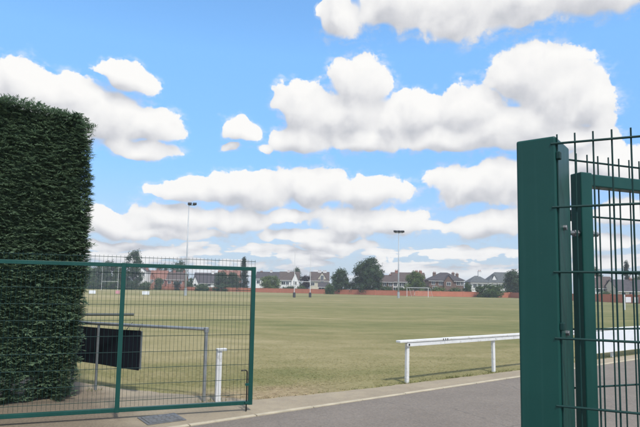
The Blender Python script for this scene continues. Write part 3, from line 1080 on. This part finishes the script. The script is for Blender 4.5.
# ------------------------------------------------------------------ trees and bushes
def tree(name, label, at, width, z0, z1, kind, mat, n, leaf, seed, group=''):
    g = np.random.default_rng(seed * 7 + 1)
    n = int(n * 2.6)
    t = thing(name, label, 'tree' if name.endswith('tree') else 'bush', (at[0], at[1], 0), 0.0, group or None)
    rx = width / 2
    cz0 = 0.0 if kind == 'bush' else max(0.4, z1 * 0.06)
    hh = (z1 - cz0) / 2
    cz = cz0 + hh
    # lobes: the masses the crown is made of
    nl = 12 if kind == 'bush' else 22
    if kind == 'cone':
        zz = cz0 + (z1 - cz0) * (np.arange(16) / 15.0)
        r = rx * (1 - (zz - cz0) / (z1 - cz0)) ** 0.85 + 0.12
        a = g.random(16) * 6.28
        lc = np.stack([np.cos(a) * r * 0.25, np.sin(a) * r * 0.25, zz], 1)
        lr = np.stack([r * 0.85, r * 0.85, np.full(16, hh / 7)], 1)
    else:
        # spread over the height, widest a little below the middle
        q = (np.arange(nl) + g.random(nl)) / nl
        an = np.arange(nl) * 2.4 + g.random(nl)
        prof = np.interp(q, [0, 0.2, 0.45, 0.7, 0.9, 1.0], [0.80, 0.98, 1.0, 0.95, 0.78, 0.5])
        s = 0.26 + 0.18 * g.random(nl)
        rr = np.maximum(0, prof - s * 0.75) * (0.75 + 0.25 * g.random(nl)) * rx
        lr = np.stack([s * rx, s * rx, s * min(hh, rx) * 0.85], 1)
        lz = cz0 + q * (z1 - cz0 - lr[:, 2] * 1.0)
        lc = np.stack([np.cos(an) * rr, np.sin(an) * rr, np.maximum(lz, lr[:, 2] * 0.6)], 1)
        lc = np.vstack([lc, [[0, 0, cz * 0.95]]])
        lr = np.vstack([lr, [[rx * 0.62, rx * 0.62, hh * 0.72]]])
    # leaf clumps over the lobes, leaves round the clumps
    nc = max(30, n // 16)
    li = g.integers(0, len(lc), nc)
    u = g.normal(size=(nc, 3))
    u /= np.linalg.norm(u, axis=1)[:, None]
    rad = 0.62 + 0.42 * g.random(nc)
    C = lc[li] + u * lr[li] * rad[:, None]
    C[:, 2] = np.maximum(C[:, 2], 0.15)
    tone = g.random(nc)
    ci = np.repeat(np.arange(nc), 16)
    m = len(ci)
    P = C[ci] + g.normal(size=(m, 3)) * (leaf * 0.95)
    P[:, 2] = np.maximum(P[:, 2], 0.05)
    a = g.normal(size=(m, 3))
    a[:, 2] *= 0.6
    a /= np.linalg.norm(a, axis=1)[:, None]
    b = np.cross(a, g.normal(size=(m, 3)))
    b /= np.linalg.norm(b, axis=1)[:, None]
    s = leaf * (0.45 + 0.6 * g.random(m))[:, None]
    V = np.stack([P - a * s * 0.6, P + b * s * 0.42, P + a * s * 0.75, P - b * s * 0.42], 1)
    var = np.repeat(np.clip(tone[ci] * 0.75 + 0.25 * g.random(m), 0, 1), 4)
    verts, faces, vv = [V.reshape(-1, 3)], [np.arange(m * 4).reshape(m, 4)], [var]
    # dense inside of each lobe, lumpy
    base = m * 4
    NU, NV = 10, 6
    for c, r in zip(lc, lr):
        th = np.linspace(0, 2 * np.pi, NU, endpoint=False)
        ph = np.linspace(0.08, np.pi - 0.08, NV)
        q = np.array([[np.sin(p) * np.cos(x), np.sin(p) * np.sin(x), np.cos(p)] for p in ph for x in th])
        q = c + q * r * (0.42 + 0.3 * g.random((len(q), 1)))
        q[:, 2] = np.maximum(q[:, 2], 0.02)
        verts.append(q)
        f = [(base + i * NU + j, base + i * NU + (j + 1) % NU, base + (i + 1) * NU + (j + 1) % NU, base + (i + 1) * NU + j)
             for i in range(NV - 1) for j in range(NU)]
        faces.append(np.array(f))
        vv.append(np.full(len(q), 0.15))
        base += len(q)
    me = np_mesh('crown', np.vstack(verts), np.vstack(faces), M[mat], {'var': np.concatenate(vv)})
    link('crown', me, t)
    tr = MB()
    tw = 0.035 * z1 if kind != 'bush' else 0.08
    tr.tube([(0, 0, -0.05), (0.05, 0, cz0 + 0.4), (0.1, 0.05, cz), (0.05, 0, z1 * 0.85)], [tw, tw * 0.75, tw * 0.45, tw * 0.12], 8)
    rnd = random.Random(seed)
    for i in range(5):
        an = i * 1.3 + rnd.random()
        zb = cz0 + (0.2 + 0.12 * i) * hh
        tr.tube([(0.05, 0, zb), (math.cos(an) * rx * 0.3, math.sin(an) * rx * 0.3, zb + 0.35 * hh), (math.cos(an) * rx * 0.62, math.sin(an) * rx * 0.62, zb + 0.6 * hh)],
                [tw * 0.45, tw * 0.3, tw * 0.1], 6)
    tr.build('trunk', M['bark'], t)


# ------------------------------------------------------------------ brick boundary wall, in straight runs
def boundary_wall(label, a, b, h=1.62):
    a, b = Vector(a), Vector(b)
    L = (b - a).length
    t = thing('boundary_wall', label, 'wall', (a.x, a.y, 0), math.atan2(b.y - a.y, b.x - a.x), 'brick walls closing off the pitch')
    MB().box(0, L, -0.11, 0.11, -0.1, h - 0.08).build('brickwork', M['brick_wall'], t)
    MB().box(0, L, -0.15, 0.15, h - 0.079, h).build('coping', M['brick_wall'], t)
    pm = MB().box(-0.22, 0.22, -0.2, 0.2, -0.1, h + 0.06).mesh('pier', M['brick_wall'])
    for i in range(int(L / 7.0) + 1):
        link('pier', pm, t, (0.3 + i * 7.0, 0, 0))


boundary_wall('orange red brick wall along the right side of the pitch, seen through the gate mesh', (59.2, 95.0), (59.0, 166.0))
boundary_wall('orange red brick wall in front of the slate-roofed white house and dark brick house', (59.0, 166.4), (29.8, 167.5))
boundary_wall('longest orange red brick wall, running left from behind the goal', (29.6, 167.6), (-112.0, 279.0))

house('detached_house', 'low brown brick house at the right edge of the big round tree',
      (23.7, 190), 4.8, 8.0, 4.7, 6.9, 'side', 'brick_brown', 'roof_brown',
      [(1.9, 7.6, 'brick_brown', 0.8)],
      [(-0.6, 3.7, 1.3, 1.3), (1.4, 3.7, 1.3, 1.3)],
      [])
house('semi_detached_house', 'white house with brown roof and two chimneys, behind the round olive bush',
      (33.0, 197), 12.1, 8.0, 4.9, 8.2, 'side', 'white_wall', 'roof_brown',
      [(-4.1, 9.4, 'brick_red', 1.2), (3.3, 9.4, 'brick_red', 1.0), (4.8, 9.4, 'brick_red', 1.0)],
      [(-5.1, 3.8, 1.3, 1.4), (-3.5, 3.8, 1.5, 1.4), (-2.1, 3.8, 1.3, 1.4), (-5.1, 2.1, 1.6, 1.4), (-3.0, 2.2, 1.8, 1.4)],
      [])
house('detached_house', 'dark brick house with wide pointed roof and three tall chimneys',
      (44.5, 188), 12.1, 8.0, 5.4, 8.3, 'hip', 'brick_brown', 'roof_dark',
      [(-3.4, 8.6, 'brick_brown', 1.0), (3.3, 8.6, 'brick_brown', 0.9), (4.7, 8.3, 'brick_brown', 0.9)],
      [(-4.6, 4.5, 1.2, 1.5), (-2.0, 4.5, 1.4, 1.6), (4.1, 4.5, 1.3, 1.5), (5.4, 4.4, 0.9, 1.4), (-4.1, 2.7, 1.5, 1.3)],
      [(0.6, 3.3, 5.1, 7.2)], ridge_len=2.5)
house('detached_house', 'large white house with long grey slate roof, right of the dark brick house',
      (66.7, 192), 12.2, 8.0, 5.0, 8.9, 'hip', 'white_wall', 'roof_slate',
      [(3.9, 10.1, 'white_wall', 1.0)],
      [(-2.7, 3.7, 1.5, 1.5), (-0.9, 3.7, 1.5, 1.5), (0.7, 3.7, 1.2, 1.5)],
      [(-3.9, 1.8, 6.0, 7.8)], ridge_len=5.5)
house('house_wing', 'low white wing with grey hipped roof and white chimney, beside the large slate-roofed house',
      (56.9, 190), 6.6, 8.0, 4.9, 7.4, 'hip', 'white_wall', 'roof_slate',
      [(1.0, 9.5, 'white_wall', 1.1)],
      [(-1.9, 3.7, 1.3, 1.4), (-0.1, 3.7, 1.3, 1.4), (1.8, 3.7, 1.3, 1.4)],
      [], ridge_len=1.5)
house('detached_house', 'white house with brown tiled roof seen through the right gate mesh',
      (78.0, 146), 6.0, 8.0, 3.3, 6.3, 'side', 'white_wall', 'roof_brown',
      [(-0.9, 6.8, 'white_wall', 0.9)],
      [(-1.8, 2.6, 1.2, 1.2), (-0.3, 2.6, 1.2, 1.2), (1.6, 2.6, 1.5, 1.3)],
      [(1.3, 2.3, 3.2, 5.2)])
house('bungalow', 'dark roofed low house at the far right behind the gate mesh',
      (82.2, 140), 8.6, 8.0, 2.6, 5.4, 'side', 'cream_wall', 'roof_dark',
      [(1.2, 6.2, 'brick_brown', 0.9)],
      [(-3.0, 1.7, 1.2, 1.1), (-0.9, 1.8, 1.6, 1.1)],
      [])
house('semi_detached_house', 'white walled house with dark roof behind the olive bush, beside the gate end',
      (-22.4, 238), 11.3, 8.0, 5.9, 8.8, 'side', 'white_wall', 'roof_dark',
      [(-3.7, 9.5, 'brick_brown', 1.0), (0.7, 9.7, 'white_wall', 1.0)],
      [(-4.6, 4.3, 1.5, 1.5), (-1.9, 4.3, 1.5, 1.5), (3.4, 4.4, 1.5, 1.5)],
      [])
house('gabled_house', 'white house with a sharp white gable beside the far rugby posts',
      (-12.8, 228), 8.3, 8.0, 5.3, 8.7, 'side', 'white_wall', 'roof_brown',
      [(-0.5, 9.4, 'white_wall', 1.0)],
      [(-2.4, 3.9, 1.8, 1.4), (-0.7, 3.9, 1.4, 1.4), (2.5, 4.2, 1.4, 1.4)],
      [(2.6, 3.2, 4.7, 8.2)])
house('chimneyed_house', 'cream house with brown roof and paired white chimney stacks',
      (0.1, 226), 8.0, 8.0, 5.2, 8.8, 'side', 'cream_wall', 'roof_brown',
      [(0.0, 9.7, 'white_wall', 1.5), (2.2, 9.7, 'white_wall', 1.5)],
      [(-2.8, 3.7, 1.5, 1.3), (1.1, 5.9, 1.3, 3.0), (2.9, 3.8, 1.3, 1.3)],
      [(1.1, 3.7, 5.9, 8.6)])
house('garage', 'low white garage with dark pitched roof below the paired chimneys',
      (1.9, 214), 4.4, 5.0, 2.6, 4.1, 'side', 'garage', 'roof_dark',
      [],
      [(-1.0, 1.9, 2.4, 1.0)],
      [])
house('dark_roofed_house', 'house with large dark roof and white gable behind the left floodlight',
      (-55.9, 262), 11.2, 8.0, 3.6, 8.5, 'side', 'white_wall', 'roof_dark',
      [(3.2, 9.6, 'white_wall', 1.2)],
      [(-1.2, 2.6, 1.6, 1.4), (2.2, 2.7, 1.6, 1.4)],
      [(-4.4, 2.9, 3.5, 6.5)])
house('brick_house', 'pinkish brick house with red roof, left one behind the gate mesh',
      (-81.6, 270), 8.8, 8.0, 5.3, 9.5, 'side', 'brick_red', 'roof_red',
      [(-0.9, 10.6, 'brick_red', 1.2)],
      [(-2.9, 3.7, 1.6, 1.5), (0.1, 3.8, 1.6, 1.5), (2.9, 3.8, 1.6, 1.5)],
      [(-2.2, 3.5, 5.2, 8.0)])
house('brick_house', 'brick house with brown roof just left of the left floodlight',
      (-71.8, 268), 8.8, 8.0, 5.1, 8.9, 'side', 'brick_red', 'roof_brown',
      [(-1.6, 10.1, 'brick_red', 1.2), (3.4, 10.0, 'brick_red', 1.0)],
      [(-2.9, 3.7, 1.6, 1.5), (-0.1, 3.7, 1.6, 1.5), (2.6, 3.7, 1.6, 1.5)],
      [])
house('narrow_house', 'narrow tall white house left of the brick houses',
      (-86.9, 262), 4.4, 8.0, 8.9, 10.6, 'front', 'white_wall', 'roof_brown',
      [(1.5, 11.7, 'brick_red', 1.0)],
      [(-0.7, 7.2, 1.3, 1.6), (1.0, 7.2, 1.2, 1.6), (0.0, 4.8, 1.8, 1.5)],
      [])
house('terraced_house', 'red roofed house far back between the dark roof and the conifer',
      (-51.7, 305), 12.5, 8.0, 7.6, 11.3, 'side', 'brick_red', 'roof_red',
      [(-2.8, 12.3, 'brick_red', 1.4), (3.4, 12.4, 'brick_red', 1.4)],
      [(-4.5, 5.8, 1.6, 1.5), (-1.1, 5.9, 1.6, 1.5), (2.3, 5.9, 1.6, 1.5)],
      [])

tree('broadleaf_tree', 'broad green tree touching the hedge edge, behind the left gate leaf', (-97.7, 222), 9.9, 0.4, 10.1, 'round', 'leaf_mid', 2600, 0.42, 1, 'trees at the far left behind the gate mesh')
tree('broadleaf_tree', 'round green tree between the left rugby posts and hedge', (-100.0, 240), 9.0, 0.4, 10.2, 'round', 'leaf_dark', 2200, 0.42, 2, 'trees at the far left behind the gate mesh')
tree('broadleaf_tree', 'dark domed tree rising behind the left rugby posts', (-97.8, 248), 10.2, 0.4, 13.6, 'round', 'leaf_dark', 2600, 0.45, 3, 'trees at the far left behind the gate mesh')
tree('broadleaf_tree', 'low green tree right behind the gate middle stile', (-87.3, 236), 7.5, 0.1, 10.3, 'round', 'leaf_mid', 1900, 0.42, 4, 'trees at the far left behind the gate mesh')
tree('tall_tree', 'tallest tree of the left group, oval crown above the gate rail', (-80.2, 232), 8.2, 0.7, 17.4, 'tall', 'leaf_dark', 3000, 0.42, 5, 'trees at the far left behind the gate mesh')
tree('broadleaf_tree', 'tree crown showing above the brick house roofs', (-77.8, 296), 11.0, 3.6, 16.0, 'round', 'leaf_dark', 2200, 0.5, 6, '')
tree('broadleaf_tree', 'low tree crown behind the left brick house', (-87.7, 298), 8.3, 3.5, 14.3, 'round', 'leaf_dark', 1500, 0.5, 7, '')
tree('small_bush', 'green garden bush before the left brick house', (-74.2, 248), 4.2, 0.4, 5.7, 'bush', 'leaf_mid', 900, 0.36, 8, '')
tree('small_bush', 'dark little bush at the foot of the left floodlight', (-62.5, 236), 2.9, 0.1, 4.1, 'bush', 'leaf_fir', 700, 0.32, 9, '')
tree('small_bush', 'round green bush right of the left floodlight', (-57.7, 240), 3.8, 0.6, 5.8, 'bush', 'leaf_mid', 900, 0.36, 10, '')
tree('broadleaf_tree', 'dark green garden tree left of the pointed conifer', (-43.4, 238), 7.1, 0.7, 8.9, 'round', 'leaf_dark', 1900, 0.42, 11, '')
tree('broadleaf_tree', 'low dark tree close beside the pointed conifer', (-37.8, 236), 6.2, 0.8, 8.5, 'round', 'leaf_dark', 1700, 0.42, 12, '')
tree('conifer_tree', 'pointed dark conifer at the free end of the left gate', (-30.7, 218), 4.7, 0.5, 12.9, 'cone', 'leaf_fir', 2300, 0.36, 13, '')
tree('olive_bush', 'wide olive green bush before the dark roof, right of the gate end', (-19.3, 212), 9.1, 0.3, 6.9, 'bush', 'leaf_olive', 2200, 0.36, 14, '')
tree('broadleaf_tree', 'dark tree crown rising behind the sharp white gable', (-10.7, 252), 5.2, 4.3, 11.9, 'round', 'leaf_dark', 1300, 0.42, 15, '')
tree('copper_tree', 'dark purple tree between the two far rugby uprights', (-5.6, 216), 4.8, 1.2, 7.4, 'bush', 'leaf_purple', 1500, 0.36, 16, '')
tree('broadleaf_tree', 'smaller of the two dark round trees at the centre', (7.2, 187), 7.0, 0.6, 9.1, 'round', 'leaf_dark', 2600, 0.36, 17, 'pair of dark round trees behind the wall')
tree('broadleaf_tree', 'larger of the two dark round trees at the centre', (16.4, 182), 11.2, 0.8, 12.7, 'round', 'leaf_dark', 5200, 0.38, 18, 'pair of dark round trees behind the wall')
tree('olive_bush', 'rounded olive green bush behind the white goal', (31.8, 179), 7.3, 1.2, 8.3, 'bush', 'leaf_olive', 3400, 0.34, 19, '')
tree('small_bush', 'small dark bush right of the three-chimneyed brick house', (49.9, 181), 3.4, 0.8, 4.6, 'bush', 'leaf_mid', 900, 0.3, 20, '')
tree('wide_bush', 'wide low green bush before the slate-roofed white house', (51.8, 163), 9.4, 0.1, 3.9, 'bush', 'leaf_mid', 2400, 0.32, 21, '')
tree('broadleaf_tree', 'dark spreading tree against the thick gate post', (64.1, 177), 7.3, 0.8, 9.2, 'round', 'leaf_dark', 3200, 0.36, 22, '')
tree('broadleaf_tree', 'tree beside the right gate stile, behind the mesh', (78.0, 152), 4.3, 1.6, 9.5, 'round', 'leaf_dark', 2200, 0.32, 23, '')
tree('conifer_tree', 'small pointed conifer above the dark roof at far right', (91.6, 160), 2.7, 2.4, 10.6, 'cone', 'leaf_fir', 1400, 0.32, 24, '')
tree('broadleaf_tree', 'spreading tree at the right picture edge behind mesh', (91.1, 152), 6.2, 1.5, 7.5, 'round', 'leaf_mid', 2200, 0.32, 25, '')
tree('low_bush', 'low green bush beside the hedge edge, under the far left trees', (-99.0, 228), 9.8, 0.0, 4.2, 'bush', 'leaf_mid', 1100, 0.36, 40, 'low bushes along the wall at the left')
tree('low_bush', 'low dark bush under the left rugby crossbar', (-93.0, 230), 8.9, 0.0, 3.9, 'bush', 'leaf_dark', 1100, 0.36, 41, 'low bushes along the wall at the left')
tree('low_bush', 'low green bush close left of the gate middle stile', (-86.3, 228), 7.3, 0.0, 4.2, 'bush', 'leaf_mid', 1100, 0.36, 42, 'low bushes along the wall at the left')
tree('low_bush', 'low dark bush close right of the gate middle stile', (-80.0, 226), 6.8, 0.0, 3.8, 'bush', 'leaf_dark', 1100, 0.36, 43, 'low bushes along the wall at the left')
tree('low_bush', 'low green bush below the narrow white house', (-74.6, 230), 6.4, 0.0, 3.4, 'bush', 'leaf_mid', 1100, 0.36, 44, 'low bushes along the wall at the left')
tree('low_bush', 'low hedge-like bush below the large dark roof', (-49.2, 226), 6.8, 0.0, 2.7, 'bush', 'leaf_mid', 1100, 0.36, 45, 'low bushes along the wall at the left')
tree('low_bush', 'long low bush left of the pointed conifer', (-39.6, 224), 9.6, 0.0, 3.1, 'bush', 'leaf_dark', 1100, 0.36, 46, 'low bushes along the wall at the left')
tree('low_bush', 'low green bush left of the smaller round tree', (3.6, 181), 3.3, 0.0, 3.4, 'bush', 'leaf_mid', 800, 0.32, 60, 'low bushes in the gardens behind the wall')
tree('low_bush', 'low dark bush between the two round trees', (11.6, 184), 4.5, 0.0, 4.6, 'bush', 'leaf_dark', 800, 0.32, 61, 'low bushes in the gardens behind the wall')
tree('low_bush', 'low green bush right of the larger round tree', (22.9, 183), 4.5, 0.0, 3.1, 'bush', 'leaf_mid', 800, 0.32, 62, 'low bushes in the gardens behind the wall')
tree('low_bush', 'low green bush at the foot of the right floodlight', (27.4, 181), 4.1, 0.0, 2.8, 'bush', 'leaf_mid', 800, 0.32, 63, 'low bushes in the gardens behind the wall')
tree('low_bush', 'low dark bush just right of the olive bush behind the goal', (36.5, 181), 3.3, 0.0, 3.0, 'bush', 'leaf_dark', 800, 0.32, 64, 'low bushes in the gardens behind the wall')
tree('low_bush', 'long low olive bush before the dark brick house', (39.6, 178), 6.2, 0.0, 3.0, 'bush', 'leaf_olive', 800, 0.32, 65, 'low bushes in the gardens behind the wall')
tree('low_bush', 'low green bush under the right chimneys of the dark brick house', (44.9, 178), 5.1, 0.0, 2.8, 'bush', 'leaf_mid', 800, 0.32, 66, 'low bushes in the gardens behind the wall')
tree('low_bush', 'low dark bush below the sharp white gable', (-12.4, 216), 6.2, 0.0, 2.6, 'bush', 'leaf_dark', 800, 0.32, 67, 'low bushes in the gardens behind the wall')
tree('low_bush', 'low green bush left of the purple tree', (-7.1, 213), 3.9, 0.0, 2.9, 'bush', 'leaf_mid', 800, 0.32, 68, 'low bushes in the gardens behind the wall')
tree('low_bush', 'low green bush before the white house behind the gate mesh', (74.5, 140), 4.0, 0.3, 2.2, 'bush', 'leaf_mid', 800, 0.32, 69, 'low bushes in the gardens behind the wall')


# ------------------------------------------------------------------ pitch furniture
def floodlight(label, x, y, h, rz, heads):
    t = thing('floodlight_mast', label, 'floodlight', (x, y, 0), rz, 'floodlight masts beside the pitch')
    MB().tube([(0, 0, 0), (0, 0, h * 0.3), (0, 0, h)], [0.20, 0.15, 0.075], 10).build('mast', M['mast'], t, smooth=True)
    MB().tube([(0, 0, 0.0), (0, 0, 1.3)], 0.26, 10).build('base_sleeve', M['mast'], t)
    xs = [hx for hx, _ in heads]
    MB().box(min(xs + [0]) - 0.1, max(xs + [0]) + 0.1, -0.06, 0.06, h - 0.02, h + 0.12).build('cross_arm', M['mast'], t)
    for hx, tilt in heads:
        c, s = math.cos(tilt), math.sin(tilt)
        b = MB()
        b.add([(hx + dx, dy * c - dz * s, h + 0.34 + dy * s + dz * c) for dz in (-0.16, 0.16) for dy in (-0.30, 0.30) for dx in (-0.36, 0.36)],
              [(0, 2, 3, 1), (4, 5, 7, 6), (0, 1, 5, 4), (2, 6, 7, 3), (0, 4, 6, 2), (1, 3, 7, 5)])
        o = b.build('lamp_head', M['black'], t, 0.04)
        g = MB()
        g.add([(hx + dx, dy * c - dz * s, h + 0.34 + dy * s + dz * c) for dz in (-0.185, -0.165) for dy in (-0.25, 0.25) for dx in (-0.31, 0.31)],
              [(0, 2, 3, 1), (4, 5, 7, 6), (0, 1, 5, 4), (2, 6, 7, 3), (0, 4, 6, 2), (1, 3, 7, 5)])
        g.build('lens', M['lamp_glass'], o)


floodlight('left floodlight mast, thin grey pole behind the left gate leaf', -24.8, 100.0, 16.9, 0.15, [(0.15, 0.5), (1.05, 0.5)])
floodlight('right floodlight mast, grey pole standing left of the white goal', 17.1, 116.0, 14.1, 0.0, [(-0.75, 0.4), (0.05, 0.4), (0.85, 0.4)])


def rugby_posts(label, a, b, h, pad):
    t = thing('rugby_posts', label, 'goal posts', (a[0], a[1], 0), math.atan2(b[1] - a[1], b[0] - a[0]), 'rugby goals on the pitch')
    L = math.hypot(b[0] - a[0], b[1] - a[1])
    for x in (0, L):
        MB().tube([(x, 0, 0), (x, 0, 3.2), (x, 0, h)], [0.06, 0.055, 0.04], 8).build('upright', M['white_post'], t)
        if pad:
            MB().box(x - 0.2, x + 0.2, -0.2, 0.2, 0.0, 0.95).build('post_pad', M['pad'], t, 0.05)
    MB().tube([(0, 0, 3.0), (L, 0, 3.0)], 0.045, 8).build('crossbar', M['white_post'], t)


rugby_posts('white rugby posts with dark padded feet at mid pitch', (-4.62, 100.2), (-1.75, 105.0), 8.7, True)
rugby_posts('white rugby posts before the trees, seen through the left gate mesh', (-76.2, 188.5), (-70.9, 189.5), 9.0, False)

goal = thing('football_goal', 'white football goal with net before the brick wall', 'goal', (23.9, 146.5, 0), math.atan2(-5.6, 4.6), 'football goals')
for x in (0, 7.32):
    MB().tube([(x, 0, 0), (x, 0, 2.44)], 0.07, 8).build('goal_post', M['white_post'], goal)
    MB().tube([(x, 0, 2.44), (x, 0.9, 2.35), (x, 1.9, 0.05)], 0.03, 6).build('net_stanchion', M['white_post'], goal)
MB().tube([(-0.06, 0, 2.44), (7.38, 0, 2.44)], 0.07, 8).build('crossbar', M['white_post'], goal)
nb = MB()
for i in range(30):
    x = 0.12 + i * 7.08 / 29
    nb.tube([(x, 0.02, 2.42), (x, 0.9, 2.33), (x, 1.9, 0.03)], 0.006, 3, cap=False)
for y, z in ((0.45, 2.38), (0.9, 2.33), (1.12, 1.83), (1.34, 1.33), (1.56, 0.83), (1.78, 0.33)):
    nb.tube([(0.0, y, z), (7.32, y, z)], 0.006, 3, cap=False)
nb.build('net', M['net'], goal)['kind'] = 'stuff'


def field_board(label, x, y, w, h, mat, rz=0.0):
    t = thing('field_board', label, 'board', (x, y, 0), rz, 'low boards standing on the pitch')
    MB().box(-w / 2, w / 2, -0.03, 0.03, 0.14, h).build('face', M[mat], t, 0.01)
    for s in (-1, 1):
        MB().bar((s * w * 0.35, 0.035, h * 0.9), (s * w * 0.35, 0.5, 0.0), 0.04, 0.04).build('prop', M['grey_rail'], t)
        MB().box(s * w * 0.35 - 0.03, s * w * 0.35 + 0.03, -0.02, 0.02, 0.0, 0.14).build('foot', M['grey_rail'], t)


field_board('small white board on the grass left of the gate middle stile', -40.0, 95.0, 1.15, 0.72, 'board', 0.1)
field_board('small pink board on the grass just left of the gate middle stile', -37.2, 99.5, 0.75, 0.72, 'pink_board')
field_board('small white board on the grass right of the gate middle stile', -30.4, 94.5, 1.3, 0.75, 'board', -0.1)

marker = thing('white_marker_post', 'thin white post on the grass seen through the right gate mesh', 'post', (32.6, 57.5, 0), 0.0)
MB().tube([(0, 0, 0), (0, 0, 1.55)], 0.075, 8).build('shaft', M['white_post'], marker)
MB().tube([(0, 0, 1.551), (0, 0, 1.60)], [0.085, 0.05], 8).build('cap', M['white_post'], marker)
for i, lab in enumerate(('left of two white boards against the right-hand brick wall', 'right of two white boards against the right-hand brick wall')):
    field_board(lab, 58.0 + 0.5 * i, 101.0 - 1.5 * i, 1.0, 1.15, 'board', 0.0)


# ------------------------------------------------------------------ summer haze over the pitch
hm = bpy.data.materials.new('haze')
hm.use_nodes = True
for nd in list(hm.node_tree.nodes):
    if nd.type == 'BSDF_PRINCIPLED':
        hm.node_tree.nodes.remove(nd)
pv = hm.node_tree.nodes.new('ShaderNodeVolumePrincipled')
pv.inputs['Color'].default_value = (0.86, 0.92, 1.0, 1)
pv.inputs['Density'].default_value = 0.0006
pv.inputs['Anisotropy'].default_value = 0.0
hm.node_tree.links.new(pv.outputs[0], hm.node_tree.nodes['Material Output'].inputs['Volume'])
hz = MB().box(-S - 10, S + 10, -80, S + 10, -1.0, 24.0).build('haze', hm)
tag(hz, 'thin pale summer haze over the whole pitch', kind='stuff')
